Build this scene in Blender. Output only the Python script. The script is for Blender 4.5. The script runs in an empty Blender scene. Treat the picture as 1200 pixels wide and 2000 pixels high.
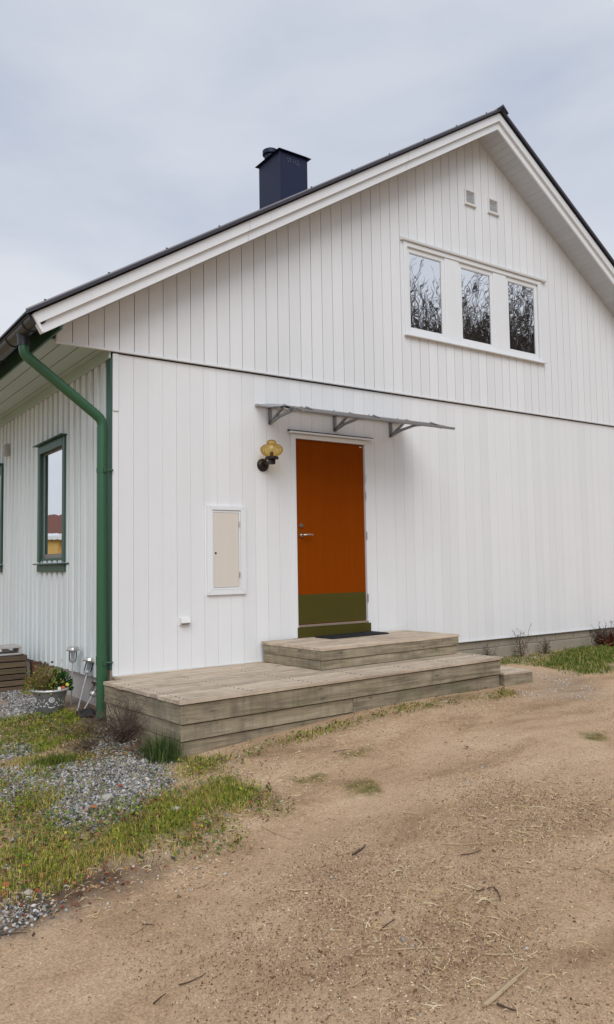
import bpy, bmesh, math, random
import numpy as np
from mathutils import Matrix, Vector
random.seed(7); rng = np.random.default_rng(7)
sc = bpy.context.scene
COL = sc.collection
R = math.radians

# ------------------------------------------------------------------ camera
cam = bpy.data.cameras.new('camera'); camo = bpy.data.objects.new('camera', cam); COL.objects.link(camo)
cam.sensor_fit = 'VERTICAL'; cam.sensor_height = 24.0; cam.lens = 1511.44 / 2000 * 24.0
cam.clip_start = 0.05; cam.clip_end = 2000
right = Vector((0.82141567, -0.57010337, -0.01607622)); up = Vector((-0.02542138, -0.06475805, 0.99757714)); fwd = Vector((0.56976315, 0.81901681, 0.06768609))
m = Matrix((right, up, -fwd)).transposed().to_4x4(); m.translation = Vector((-2.6525, -7.0009, 0.9149))
camo.matrix_world = m
sc.camera = camo

# ------------------------------------------------------------------ world
sun_dir = Vector((-0.42, -0.80, 0.0)).normalized() * math.cos(R(40)) + Vector((0, 0, math.sin(R(40))))
w = bpy.data.worlds.new('World'); sc.world = w; w.use_nodes = True
nt = w.node_tree; nt.nodes.clear()
def N(t, **k):
    n = nt.nodes.new(t)
    for a, b in k.items(): setattr(n, a, b)
    return n
out = N('ShaderNodeOutputWorld'); bg = N('ShaderNodeBackground'); bg.inputs['Strength'].default_value = 0.1
sky = N('ShaderNodeTexSky'); sky.sky_type = 'NISHITA'; sky.sun_disc = False
sky.sun_elevation = R(40); sky.sun_rotation = math.atan2(sun_dir.x, sun_dir.y)
sky.dust_density = 2.0; sky.air_density = 1.0
tc = N('ShaderNodeTexCoord'); mp = N('ShaderNodeMapping'); mp.inputs['Scale'].default_value = (1.0, 1.0, 2.2); mp.inputs['Location'].default_value = (6.6, 3.3, 0.44)
n1 = N('ShaderNodeTexNoise'); n1.inputs['Scale'].default_value = 1.7; n1.inputs['Detail'].default_value = 6; n1.inputs['Roughness'].default_value = 0.52; n1.inputs['Distortion'].default_value = 0.3
r1 = N('ShaderNodeValToRGB'); e = r1.color_ramp.elements
e[0].position = 0.34; e[0].color = (4.55, 5.05, 6.1, 1); e[1].position = 0.66; e[1].color = (6.75, 6.95, 7.35, 1)
mx = N('ShaderNodeMix'); mx.data_type = 'RGBA'; mx.inputs[0].default_value = 0.9
L = nt.links.new
L(tc.outputs['Generated'], mp.inputs['Vector']); L(mp.outputs[0], n1.inputs['Vector']); L(n1.outputs['Fac'], r1.inputs[0])
L(sky.outputs[0], mx.inputs[6]); L(r1.outputs[0], mx.inputs[7]); L(mx.outputs[2], bg.inputs['Color']); L(bg.outputs[0], out.inputs[0])

# ------------------------------------------------------------------ sun behind thin cloud
sl = bpy.data.lights.new('sun', 'SUN'); sl.energy = 1.5; sl.angle = R(45); sl.color = (1.0, 0.992, 0.985)
so = bpy.data.objects.new('sun', sl); COL.objects.link(so); so.rotation_euler = (-sun_dir).to_track_quat('-Z', 'Y').to_euler(); so.location = (-10, -20, 20)

vs = sc.view_settings; vs.view_transform = 'Standard'; vs.look = 'None'; vs.gamma = 1; vs.exposure = 0.22; vs.use_curve_mapping = False
sc.render.engine = 'CYCLES'

# ------------------------------------------------------------------ material helpers
MATS = {}
def newmat(name):
    mt = bpy.data.materials.new(name); mt.use_nodes = True; t = mt.node_tree
    MATS[name] = mt
    return mt, t, t.nodes['Principled BSDF']
def ramp(t, fac, stops):
    r = t.nodes.new('ShaderNodeValToRGB'); el = r.color_ramp.elements
    while len(el) < len(stops): el.new(0.5)
    for q, (p, c) in zip(el, stops): q.position = p; q.color = (*c, 1) if len(c) == 3 else c
    t.links.new(fac, r.inputs[0]); return r.outputs[0]
def noise(t, vec, scale, detail=3, rough=0.55, dist=0.0):
    n = t.nodes.new('ShaderNodeTexNoise'); n.inputs['Scale'].default_value = scale; n.inputs['Detail'].default_value = detail
    n.inputs['Roughness'].default_value = rough; n.inputs['Distortion'].default_value = dist
    t.links.new(vec, n.inputs['Vector']); return n.outputs['Fac']
def mapping(t, src, scale=(1, 1, 1), rot=(0, 0, 0)):
    m_ = t.nodes.new('ShaderNodeMapping'); m_.inputs['Scale'].default_value = scale; m_.inputs['Rotation'].default_value = rot
    t.links.new(src, m_.inputs['Vector']); return m_.outputs[0]
def mixc(t, fac, a, b, mode='MIX'):
    x = t.nodes.new('ShaderNodeMix'); x.data_type = 'RGBA'; x.blend_type = mode
    for i, v in ((0, fac), (6, a), (7, b)):
        if hasattr(v, 'links'): t.links.new(v, x.inputs[i])
        else: x.inputs[i].default_value = v if i == 0 else (*v, 1)
    return x.outputs[2]
def math_(t, op, a, b=0.0, clamp=False):
    x = t.nodes.new('ShaderNodeMath'); x.operation = op; x.use_clamp = clamp
    for i, v in ((0, a), (1, b)):
        if hasattr(v, 'links'): t.links.new(v, x.inputs[i])
        else: x.inputs[i].default_value = v
    return x.outputs[0]
def bump(t, h, strength, dist, bs):
    b = t.nodes.new('ShaderNodeBump'); b.inputs['Strength'].default_value = strength; b.inputs['Distance'].default_value = dist
    t.links.new(h, b.inputs['Height']); t.links.new(b.outputs[0], bs.inputs['Normal'])
def pos(t): return t.nodes.new('ShaderNodeNewGeometry').outputs['Position']
def objc(t): return t.nodes.new('ShaderNodeTexCoord').outputs['Object']
def orand(t): return t.nodes.new('ShaderNodeObjectInfo').outputs['Random']

def painted(name, col, rough=0.5, var=0.05, streak=0.04, dirt=None, bumpy=0.15, scale=2.0, rnd=0.03):
    mt, t, bs = newmat(name)
    p = pos(t)
    a = noise(t, p, scale, 4); s = noise(t, mapping(t, p, (30, 30, 0.8)), 1.0, 3)
    f = math_(t, 'ADD', math_(t, 'MULTIPLY', math_(t, 'SUBTRACT', a, 0.5), 2 * var), math_(t, 'MULTIPLY', math_(t, 'SUBTRACT', s, 0.5), 2 * streak))
    f = math_(t, 'ADD', f, math_(t, 'MULTIPLY', math_(t, 'SUBTRACT', orand(t), 0.5), 2 * rnd))
    f = math_(t, 'ADD', f, 1.0)
    hs = t.nodes.new('ShaderNodeHueSaturation'); hs.inputs['Color'].default_value = (*col, 1); t.links.new(f, hs.inputs['Value'])
    c = hs.outputs[0]
    if dirt:
        d = ramp(t, noise(t, mapping(t, p, (18, 18, 1.6)), 1.0, 6, 0.65), [(0.60, (0, 0, 0)), (0.78, (1, 1, 1))])
        c = mixc(t, math_(t, 'MULTIPLY', d, dirt[1]), c, dirt[0])
    t.links.new(c, bs.inputs['Base Color']); bs.inputs['Roughness'].default_value = rough
    bump(t, noise(t, mapping(t, p, (60, 60, 6)), 1.0, 4), bumpy, 0.002, bs)
    return mt
def simple(name, col, rough=0.5, metal=0.0, var=0.1, scale=25, bumpy=0.1):
    mt, t, bs = newmat(name); p = objc(t)
    f = math_(t, 'ADD', 1 - var, math_(t, 'MULTIPLY', noise(t, p, scale, 4), 2 * var))
    hs = t.nodes.new('ShaderNodeHueSaturation'); hs.inputs['Color'].default_value = (*col, 1); t.links.new(f, hs.inputs['Value'])
    t.links.new(hs.outputs[0], bs.inputs['Base Color']); bs.inputs['Roughness'].default_value = rough; bs.inputs['Metallic'].default_value = metal
    if bumpy: bump(t, noise(t, p, scale * 3, 3), bumpy, 0.003, bs)
    return mt
def wood(name, cols, axis, stain=0.5, algae=0.25, rough=0.85):
    """weathered timber, grain along the given local axis"""
    mt, t, bs = newmat(name); p = objc(t)
    rnd = orand(t)
    off = t.nodes.new('ShaderNodeVectorMath'); off.operation = 'ADD'; cb = t.nodes.new('ShaderNodeCombineXYZ')
    t.links.new(math_(t, 'MULTIPLY', rnd, 37.0), cb.inputs[0]); t.links.new(math_(t, 'MULTIPLY', rnd, 19.0), cb.inputs[1]); t.links.new(math_(t, 'MULTIPLY', rnd, 11.0), cb.inputs[2])
    t.links.new(p, off.inputs[0]); t.links.new(cb.outputs[0], off.inputs[1]); p2 = off.outputs[0]
    sc1 = [26, 26, 26]; sc1[axis] = 1.3; sc2 = [120, 120, 120]; sc2[axis] = 4
    g = noise(t, mapping(t, p2, sc1), 1.0, 5, 0.6, 0.6); g2 = noise(t, mapping(t, p2, sc2), 1.0, 4, 0.6)
    g3 = math_(t, 'ADD', math_(t, 'MULTIPLY', g, 0.6), math_(t, 'MULTIPLY', g2, 0.4))
    c = ramp(t, g3, [(0.30, cols[0]), (0.5, cols[1]), (0.72, cols[2])])
    st = ramp(t, noise(t, mapping(t, p2, (1.6, 1.6, 2.2)), 2.2, 6, 0.65), [(0.47, (0, 0, 0)), (0.70, (1, 1, 1))])
    c = mixc(t, math_(t, 'MULTIPLY', st, stain), c, (0.085, 0.075, 0.058))
    al = ramp(t, noise(t, p2, 2.7, 5, 0.6), [(0.52, (0, 0, 0)), (0.68, (1, 1, 1))])
    c = mixc(t, math_(t, 'MULTIPLY', al, algae), c, (0.15, 0.165, 0.07))
    vs_ = ramp(t, noise(t, mapping(t, p2, (14, 14, 1.2)), 1.0, 5, 0.7), [(0.50, (0, 0, 0)), (0.66, (1, 1, 1))])
    c = mixc(t, math_(t, 'MULTIPLY', vs_, stain*.55), c, (0.10, 0.09, 0.072))
    kn = t.nodes.new('ShaderNodeTexVoronoi'); kn.inputs['Scale'].default_value = 1.0
    sk = [11, 11, 11]; sk[axis] = 3.2; t.links.new(mapping(t, p2, sk), kn.inputs['Vector'])
    kk = ramp(t, kn.outputs['Distance'], [(0.07, (1, 1, 1)), (0.13, (0, 0, 0))])
    c = mixc(t, math_(t, 'MULTIPLY', kk, 0.55), c, (0.07, 0.05, 0.035))
    hs = t.nodes.new('ShaderNodeHueSaturation'); t.links.new(c, hs.inputs['Color']); t.links.new(math_(t, 'ADD', 0.86, math_(t, 'MULTIPLY', rnd, 0.28)), hs.inputs['Value'])
    t.links.new(hs.outputs[0], bs.inputs['Base Color']); bs.inputs['Roughness'].default_value = rough
    bump(t, g3, 0.8, 0.008, bs)
    return mt

WHITE = painted('white_paint', (0.775, 0.79, 0.80), 0.5, 0.03, 0.025, ((0.50, 0.50, 0.47), 0.14))
WHITE2 = painted('white_trim_paint', (0.775, 0.795, 0.81), 0.45, 0.03, 0.03, ((0.45, 0.44, 0.40), 0.20))
SIDEW = painted('old_white_paint', (0.71, 0.765, 0.765), 0.55, 0.04, 0.05, ((0.33, 0.35, 0.32), 0.35), rnd=0.05)
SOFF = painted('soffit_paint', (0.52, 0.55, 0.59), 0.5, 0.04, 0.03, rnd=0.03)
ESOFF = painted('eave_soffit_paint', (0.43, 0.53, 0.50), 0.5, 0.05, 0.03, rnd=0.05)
GREEN = painted('green_paint', (0.034, 0.096, 0.070), 0.45, 0.12, 0.10, ((0.16, 0.2, 0.18), 0.25))
PIPEG = painted('green_pipe_enamel', (0.030, 0.105, 0.050), 0.32, 0.06, 0.04, None, 0.04)
GUTT = simple('dark_gutter_enamel', (0.022, 0.026, 0.036), 0.35, 0, 0.15)
ROOF = simple('dark_roof_metal', (0.045, 0.047, 0.066), 0.45, 0.2, 0.12)
ROOFL = simple('grey_verge_metal', (0.20, 0.195, 0.215), 0.4, 0.2, 0.12)
CHIM = simple('chimney_black_sheet', (0.012, 0.017, 0.052), 0.5, 0.0, 0.2, 4, 0.05); CHIM.node_tree.nodes['Principled BSDF'].inputs['Specular IOR Level'].default_value = 0.3
DOORC = painted('orange_brown_door', (0.212, 0.041, 0.0002), 0.6, 0.06, 0.12, None, 0.06, 1.5); DOORC.node_tree.nodes['Principled BSDF'].inputs['Specular IOR Level'].default_value = 0.05
OLIVE = simple('olive_kick_plate', (0.066, 0.057, 0.010), 0.42, 0.0, 0.14, 6, 0.04); OLIVE.node_tree.nodes['Principled BSDF'].inputs['Specular IOR Level'].default_value = 0.25
STEEL = simple('satin_steel', (0.62, 0.60, 0.56), 0.28, 1.0, 0.08)
ALU = simple('grey_aluminium', (0.25, 0.25, 0.255), 0.42, 0.3, 0.08)
ALUL = simple('light_aluminium', (0.55, 0.55, 0.56), 0.4, 0.6, 0.06)
BLACK = simple('black_plastic', (0.012, 0.012, 0.013), 0.4, 0, 0.2)
IRON = simple('brown_black_iron', (0.018, 0.011, 0.009), 0.4, 0.2, 0.2)
RUB = simple('black_rubber_mat', (0.012, 0.012, 0.015), 0.75, 0, 0.3, 60, 0.5)
CREAM = painted('cream_cabinet_door', (0.68, 0.63, 0.56), 0.4, 0.03, 0.02, ((0.45, 0.38, 0.28), 0.10))
PLASTW = simple('white_plastic', (0.74, 0.74, 0.72), 0.4, 0, 0.04)
CONC = simple('concrete_block', (0.30, 0.265, 0.205), 0.9, 0, 0.25, 14, 0.6)
MORT = simple('mortar', (0.40, 0.36, 0.29), 0.95, 0, 0.2, 30, 0.5)
REND = simple('grey_render', (0.44, 0.42, 0.40), 0.9, 0, 0.2, 9, 0.3)
DW = ((0.11, 0.086, 0.056), (0.32, 0.265, 0.18), (0.49, 0.43, 0.32))
DTOP = ((0.26, 0.195, 0.13), (0.54, 0.435, 0.325), (0.70, 0.60, 0.48))
WOODT = wood('weathered_deck_top', DTOP, 0, 0.30, 0.06)
WOODX = wood('weathered_fascia_x', DW, 0, 0.6, 0.42)
WOODY = wood('weathered_fascia_y', DW, 1, 0.6, 0.42)
WOODB = wood('brown_bed_timber', ((0.05, 0.032, 0.02), (0.115, 0.075, 0.045), (0.17, 0.12, 0.075)), 0, 0.3, 0.25)
WOODZ = wood('bare_wood', ((0.17, 0.12, 0.08), (0.27, 0.21, 0.15), (0.35, 0.29, 0.22)), 2, 0.3, 0.1)
BARK = simple('bark', (0.085, 0.066, 0.052), 0.9, 0, 0.3, 8, 0.5)
TWIG = simple('dry_twig', (0.10, 0.066, 0.05), 0.9, 0, 0.3, 40, 0.2)
STICK = simple('pale_stick', (0.45, 0.34, 0.21), 0.85, 0, 0.2, 40, 0.2)
STICKD = simple('dark_stick', (0.075, 0.045, 0.028), 0.85, 0, 0.25, 40, 0.2)
ZINC = simple('zinc_pot', (0.24, 0.245, 0.25), 0.5, 0.35, 0.3, 14, 0.2)
ZINCL = simple('worn_zinc', (0.62, 0.62, 0.62), 0.45, 0.3, 0.25, 20, 0.2)
BRICKM = simple('red_brick', (0.12, 0.05, 0.036), 0.9, 0, 0.3, 30, 0.5)
SOIL = simple('potting_soil', (0.03, 0.022, 0.016), 1.0, 0, 0.4, 50, 1.0)
YELLOW = painted('yellow_house_paint', (0.66, 0.42, 0.12), 0.6)
REDROOF = simple('brown_red_tiles', (0.17, 0.065, 0.045), 0.8, 0, 0.2, 2, 0.2)

def glass(name, refl=0.86, tint=(0.35, 0.37, 0.38), wob=0.02):
    mt = bpy.data.materials.new(name); mt.use_nodes = True; t = mt.node_tree; t.nodes.clear()
    o = t.nodes.new('ShaderNodeOutputMaterial'); g = t.nodes.new('ShaderNodeBsdfGlossy'); tr = t.nodes.new('ShaderNodeBsdfTransparent'); mxx = t.nodes.new('ShaderNodeMixShader')
    g.inputs['Roughness'].default_value = 0.012; g.inputs['Color'].default_value = (0.97, 0.98, 1, 1); tr.inputs['Color'].default_value = (*tint, 1); mxx.inputs[0].default_value = refl
    b = t.nodes.new('ShaderNodeBump'); b.inputs['Strength'].default_value = wob; b.inputs['Distance'].default_value = 0.02
    t.links.new(noise(t, pos(t), 5.0, 1), b.inputs['Height']); t.links.new(b.outputs[0], g.inputs['Normal'])
    t.links.new(tr.outputs[0], mxx.inputs[1]); t.links.new(g.outputs[0], mxx.inputs[2]); t.links.new(mxx.outputs[0], o.inputs[0]); return mt
GLASS = glass('window_glass')
def amber():
    mt = bpy.data.materials.new('amber_glass'); mt.use_nodes = True; t = mt.node_tree; t.nodes.clear()
    o = t.nodes.new('ShaderNodeOutputMaterial'); g = t.nodes.new('ShaderNodeBsdfGlossy'); tr = t.nodes.new('ShaderNodeBsdfTransparent'); a = t.nodes.new('ShaderNodeMixShader'); fr = t.nodes.new('ShaderNodeLayerWeight'); fr.inputs[0].default_value = 0.35
    tl = t.nodes.new('ShaderNodeBsdfTranslucent'); tl.inputs['Color'].default_value = (0.85, 0.5, 0.10, 1); a2 = t.nodes.new('ShaderNodeMixShader'); a2.inputs[0].default_value = 0.16
    c = ramp(t, fr.outputs['Facing'], [(0.2, (0.97, 0.88, 0.56)), (0.72, (0.85, 0.58, 0.14)), (1.0, (0.30, 0.11, 0.01))]); t.links.new(c, tr.inputs['Color'])
    g.inputs['Roughness'].default_value = 0.05
    t.links.new(tr.outputs[0], a2.inputs[1]); t.links.new(tl.outputs[0], a2.inputs[2])
    t.links.new(math_(t, 'MULTIPLY', fr.outputs['Fresnel'], 0.5), a.inputs[0]); t.links.new(a2.outputs[0], a.inputs[1]); t.links.new(g.outputs[0], a.inputs[2]); t.links.new(a.outputs[0], o.inputs[0]); return mt
AMBER = amber()
def polycarb():
    mt = bpy.data.materials.new('smoked_polycarbonate'); mt.use_nodes = True; t = mt.node_tree; t.nodes.clear()
    o = t.nodes.new('ShaderNodeOutputMaterial'); g = t.nodes.new('ShaderNodeBsdfGlossy'); tr = t.nodes.new('ShaderNodeBsdfTransparent'); d = t.nodes.new('ShaderNodeBsdfTranslucent'); a = t.nodes.new('ShaderNodeMixShader'); b = t.nodes.new('ShaderNodeMixShader')
    tr.inputs['Color'].default_value = (0.85, 0.85, 0.86, 1); d.inputs['Color'].default_value = (0.6, 0.6, 0.61, 1); g.inputs['Roughness'].default_value = 0.15
    a.inputs[0].default_value = 0.55; b.inputs[0].default_value = 0.10
    t.links.new(tr.outputs[0], a.inputs[1]); t.links.new(d.outputs[0], a.inputs[2]); t.links.new(a.outputs[0], b.inputs[1]); t.links.new(g.outputs[0], b.inputs[2]); t.links.new(b.outputs[0], o.inputs[0]); return mt
POLY = polycarb()
def attr_mat(name, rough=0.85, trans=0.0):
    """colour from a per-face/vertex colour attribute (leaf, blade and stone colours)"""
    mt, t, bs = newmat(name); a = t.nodes.new('ShaderNodeAttribute'); a.attribute_name = 'tint'
    f = math_(t, 'ADD', 0.85, math_(t, 'MULTIPLY', noise(t, pos(t), 60, 2), 0.3))
    hs = t.nodes.new('ShaderNodeHueSaturation'); t.links.new(a.outputs['Color'], hs.inputs['Color']); t.links.new(f, hs.inputs['Value'])
    t.links.new(hs.outputs[0], bs.inputs['Base Color']); bs.inputs['Roughness'].default_value = rough
    bs.inputs['Specular IOR Level'].default_value = 0.08
    return mt
BLADE = attr_mat('blades'); STONE = attr_mat('stones', 0.9)

# ------------------------------------------------------------------ object helpers
def link(name, me, mat=None, parent=None):
    o = bpy.data.objects.new(name, me); COL.objects.link(o)
    if mat is not None and me is not None and not me.materials: me.materials.append(mat)
    if parent is not None: o.parent = parent
    return o
def tag(o, label=None, cat=None, group=None, kind=None):
    if label: o['label'] = label
    if cat: o['category'] = cat
    if group: o['group'] = group
    if kind: o['kind'] = kind
    return o
def thing(name, label, cat, loc=(0, 0, 0), rz=0.0, group=None, rot=None):
    o = bpy.data.objects.new(name, None); COL.objects.link(o); o.empty_display_size = 0.1
    o.location = loc; o.rotation_euler = rot if rot else (0, 0, rz)
    return tag(o, label, cat, group)
def part(name, parent):
    o = bpy.data.objects.new(name, None); COL.objects.link(o); o.parent = parent; o.empty_display_size = 0.1; return o
def pydata(name, v, f, mat, parent=None, smooth=False):
    me = bpy.data.meshes.new(name); me.from_pydata([tuple(map(float, q)) for q in v], [], [tuple(map(int, q)) for q in f]); me.update()
    if smooth: me.polygons.foreach_set('use_smooth', [True] * len(me.polygons))
    return link(name, me, mat, parent)
class MB:
    def __init__(s): s.v = []; s.f = []
    def add(s, v, f):
        k = len(s.v); s.v += [tuple(q) for q in v]; s.f += [tuple(i + k for i in q) for q in f]; return s
    def box(s, x0, x1, y0, y1, z0, z1, c=0.0):
        if c <= 0:
            v = [(x0,y0,z0),(x1,y0,z0),(x1,y1,z0),(x0,y1,z0),(x0,y0,z1),(x1,y0,z1),(x1,y1,z1),(x0,y1,z1)]
            return s.add(v, [(0,3,2,1),(4,5,6,7),(0,1,5,4),(1,2,6,5),(2,3,7,6),(3,0,4,7)])
        bm = bmesh.new(); bmesh.ops.create_cube(bm, size=1)
        for q in bm.verts: q.co = Vector(((x0+x1)/2 + q.co.x*(x1-x0), (y0+y1)/2 + q.co.y*(y1-y0), (z0+z1)/2 + q.co.z*(z1-z0)))
        bmesh.ops.bevel(bm, geom=list(bm.edges), offset=c, segments=1, affect='EDGES'); bm.verts.index_update()
        s.add([q.co[:] for q in bm.verts], [[q.index for q in f.verts] for f in bm.faces]); bm.free(); return s
    def prism(s, poly, a0, a1, plane='xz'):
        """polygon in a plane extruded along the third axis"""
        n = len(poly)
        def P(u, w_, a): return {'xz': (u, a, w_), 'yz': (a, u, w_), 'xy': (u, w_, a)}[plane]
        v = [P(u, w_, a0) for u, w_ in poly] + [P(u, w_, a1) for u, w_ in poly]
        ar = sum(poly[i][0]*poly[(i+1)%n][1] - poly[(i+1)%n][0]*poly[i][1] for i in range(n))
        f = [tuple(range(n)), tuple(range(2*n-1, n-1, -1))] + [(i, n+i, n+(i+1)%n, (i+1)%n) for i in range(n)]
        flip = (ar > 0) != (plane == 'xz')
        if plane == 'yz': flip = ar > 0
        if plane == 'xy': flip = ar > 0
        if flip: f = [q[::-1] for q in f]
        return s.add(v, f)
    def tube(s, pts, rad, n=8, cap=True):
        pts = [Vector(p) for p in pts]; rad = rad if hasattr(rad, '__len__') else [rad]*len(pts)
        rings = []; prev = None
        for i, p in enumerate(pts):
            d = (pts[min(i+1, len(pts)-1)] - pts[max(i-1, 0)]).normalized()
            if prev is None: a = d.orthogonal().normalized()
            else: a = (prev - d*prev.dot(d)).normalized()
            prev = a; b = d.cross(a)
            rings.append([p + (a*math.cos(2*math.pi*k/n) + b*math.sin(2*math.pi*k/n))*rad[i] for k in range(n)])
        v = [q[:] for r_ in rings for q in r_]; f = []
        for i in range(len(pts)-1):
            for k in range(n): f.append((i*n+k, i*n+(k+1)%n, (i+1)*n+(k+1)%n, (i+1)*n+k))
        if cap: f.append(tuple(range(n-1, -1, -1))); f.append(tuple((len(pts)-1)*n+k for k in range(n)))
        return s.add(v, f)
    def lathe(s, prof, c=(0, 0, 0), n=24, axis='z', flute=0, depth=0.0):
        v = []; f = []
        for (r_, h) in prof:
            for k in range(n):
                a = 2*math.pi*k/n; rr = r_*(1 + depth*abs(math.cos(flute*a/2))) if flute else r_
                q = (rr*math.cos(a), rr*math.sin(a), h)
                if axis == 'y': q = (q[0], h, q[1])
                if axis == 'x': q = (h, q[0], q[1])
                v.append((q[0]+c[0], q[1]+c[1], q[2]+c[2]))
        for i in range(len(prof)-1):
            for k in range(n):
                fc = (i*n+k, i*n+(k+1)%n, (i+1)*n+(k+1)%n, (i+1)*n+k)
                f.append(fc[::-1] if axis == 'y' else fc)
        return s.add(v, f)
    def build(s, name, mat, parent=None, smooth=False):
        return pydata(name, s.v, s.f, mat, parent, smooth)
def smooth_angle(o, ang=40):
    me = o.data; me.polygons.foreach_set('use_smooth', [True]*len(me.polygons))
    me.set_sharp_from_angle(angle=R(ang)); return o
def clip(poly, a, b, c):
    """keep a*u+b*w<=c"""
    o = []; n = len(poly)
    for i in range(n):
        p, q = poly[i], poly[(i+1) % n]; dp = a*p[0]+b*p[1]-c; dq = a*q[0]+b*q[1]-c
        if dp <= 1e-9: o.append(p)
        if (dp < -1e-9 and dq > 1e-9) or (dp > 1e-9 and dq < -1e-9):
            t_ = dp/(dp-dq); o.append((p[0]+(q[0]-p[0])*t_, p[1]+(q[1]-p[1])*t_))
    return o if len(o) > 2 else []
def minus_rect(polys, x0, x1, z0, z1):
    res = []
    for p in polys:
        a = clip(p, 1, 0, x0); b = clip(p, -1, 0, -x1); mid = clip(clip(p, -1, 0, -x0) or [(0,0)]*0, 1, 0, x1) if clip(p, -1, 0, -x0) else []
        for q in (a, b):
            if q: res.append(q)
        if mid:
            lo = clip(mid, 0, 1, z0); hi = clip(mid, 0, -1, -z1)
            for q in (lo, hi):
                if q: res.append(q)
    return [p for p in res if abs(sum(p[i][0]*p[(i+1)%len(p)][1]-p[(i+1)%len(p)][0]*p[i][1] for i in range(len(p)))) > 2e-5]

# ------------------------------------------------------------------ ground zones (world metres)
GRAVEL = [[(-1.21,-0.92),(-1.0,-0.94),(-0.73,-1.06),(-0.43,-1.22),(-0.28,-1.55),(-0.42,-2.08),(-0.63,-2.27),(-0.88,-2.43),(-1.07,-2.57),(-1.17,-2.42),(-1.16,-2.09),(-1.13,-1.67),(-1.14,-1.47),(-1.4,-1.73)],[(-0.49,2.18),(-0.17,2.11),(-0.22,1.54),(-0.49,0.59),(-0.73,0.56),(-0.87,0.54)],[(0.05,1.57),(0.34,1.37),(0.06,0.59),(-0.18,0.83)],[(-1.03,-0.12),(-0.81,-0.38),(-0.93,-0.68),(-1.13,-0.57)],[(-1.74,-3.17),(-1.63,-3.27),(-1.62,-3.48),(-1.74,-3.51),(-1.8,-3.41)],[(-0.12,0.22),(0.03,-0.85),(-0.2,-1.64),(-0.42,-1.41),(-0.47,-0.77)],[(4.62,-1.08),(4.86,-1.29),(4.42,-2.0),(3.75,-2.41),(3.53,-1.93)],[(5.37,-0.11),(6.87,0.4),(6.67,0.07),(5.7,-0.17),(5.15,-0.38)]]
GRASS = [[(-0.87,0.54),(-0.6,0.54),(-0.07,0.59),(-0.08,0.23),(-0.45,-0.33),(-0.83,-0.45),(-1.09,-0.37)],[(-0.94,-0.86),(-0.69,-0.95),(-0.75,-1.18),(-0.99,-1.09)],[(-1.24,-1.02),(-1.02,-1.15),(-1.08,-1.37),(-1.29,-1.26)],[(-1.44,-1.88),(-1.18,-1.43),(-1.11,-1.65),(-1.19,-2.14),(-1.1,-2.59),(-0.92,-2.37),(-0.61,-2.31),(-0.5,-2.3),(-0.15,-2.34),(-0.14,-2.63),(-0.49,-2.9),(-0.87,-2.97),(-1.23,-3.1),(-1.5,-3.15),(-1.73,-3.11)],[(-0.09,-1.72),(0.11,-1.78),(0.01,-2.04),(-0.2,-2.02)]]
GRASSR = [[(4.64,0.06),(5.38,0.25),(5.23,-0.31),(5.84,-0.15),(6.72,0.02),(7.65,-0.09),(5.3,-1.65),(4.93,-1.45),(5.11,-0.95),(4.96,-0.46),(4.49,-0.3)]]
WEEDS = [[(-0.09,-1.72),(0.8,-1.69),(1.57,-1.65),(2.57,-1.57),(3.6,-1.52),(3.38,-1.8),(2.34,-1.8),(1.39,-1.88),(0.66,-1.92),(-0.18,-2.03)],[(-0.1,-2.53),(0.06,-2.83),(-0.14,-3.13),(-0.36,-3.03)],[(-0.89,-2.95),(-0.44,-2.95),(-0.57,-3.34),(-0.97,-3.32)]]
MOSS = [[(0.83,-2.35),(0.98,-2.47),(0.86,-2.6),(0.73,-2.53)],[(0.47,-2.91),(0.63,-3.04),(0.52,-3.17),(0.36,-3.12)],[(0.25,-2.57),(0.42,-2.71),(0.34,-2.79),(0.19,-2.69)],[(2.48,-3.29),(2.6,-3.36),(2.42,-3.48),(2.31,-3.42)]]
HUMUS = [[(-0.5,-0.07),(0.01,0.33),(0.12,-0.95),(-0.08,-1.57),(-0.47,-1.54),(-0.66,-0.98)],[(-1.72,-3.08),(-1.23,-3.1),(-0.96,-3.25),(-1.24,-3.47),(-1.61,-3.5),(-1.83,-3.55)],[(-0.05,0.89),(0.09,0.66),(-0.06,0.13),(-0.21,0.32)]]
COARSE = [[(0.78,-3.83),(1.21,-3.89),(1.31,-4.24),(0.83,-4.59),(0.44,-4.61),(0.28,-4.38),(0.48,-4.06)],[(-0.41,-3.73),(0.12,-3.89),(0.06,-4.48),(-0.39,-4.83),(-0.67,-4.82),(-0.96,-4.82),(-1.35,-4.63),(-1.4,-4.22),(-1.19,-4.05),(-0.83,-4.19)],[(-0.45,-4.4),(-0.16,-4.53),(-0.26,-4.89),(-0.56,-4.91),(-0.85,-4.91)]]
STRAW = [[(0.82,-3.75),(1.21,-3.89),(1.19,-4.35),(0.78,-4.62),(0.4,-4.58),(0.24,-4.35)],[(-0.33,-4.11),(0.21,-4.47),(0.01,-4.93),(-0.43,-5.22),(-0.88,-4.89),(-0.73,-4.54)],[(-0.12,-1.9),(1.37,-1.9),(3.35,-1.7),(2.84,-2.27),(-0.18,-3.2),(-0.86,-3.5)],[(-1.66,-2.83),(-1.23,-3.1),(-0.44,-3.17),(-0.88,-3.63),(-1.43,-3.64),(-1.8,-3.41)]]
def inside(polys, X, Y):
    m_ = np.zeros(X.shape, bool)
    for P in polys:
        c_ = np.zeros(X.shape, bool); n = len(P)
        for i in range(n):
            x0, y0 = P[i]; x1, y1 = P[(i+1) % n]
            cond = (y0 > Y) != (y1 > Y)
            with np.errstate(divide='ignore', invalid='ignore'):
                xi = (x1-x0)*(Y-y0)/((y1-y0) if y1 != y0 else 1e-9)+x0
            c_ ^= cond & (X < xi)
        m_ |= c_
    return m_
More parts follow.
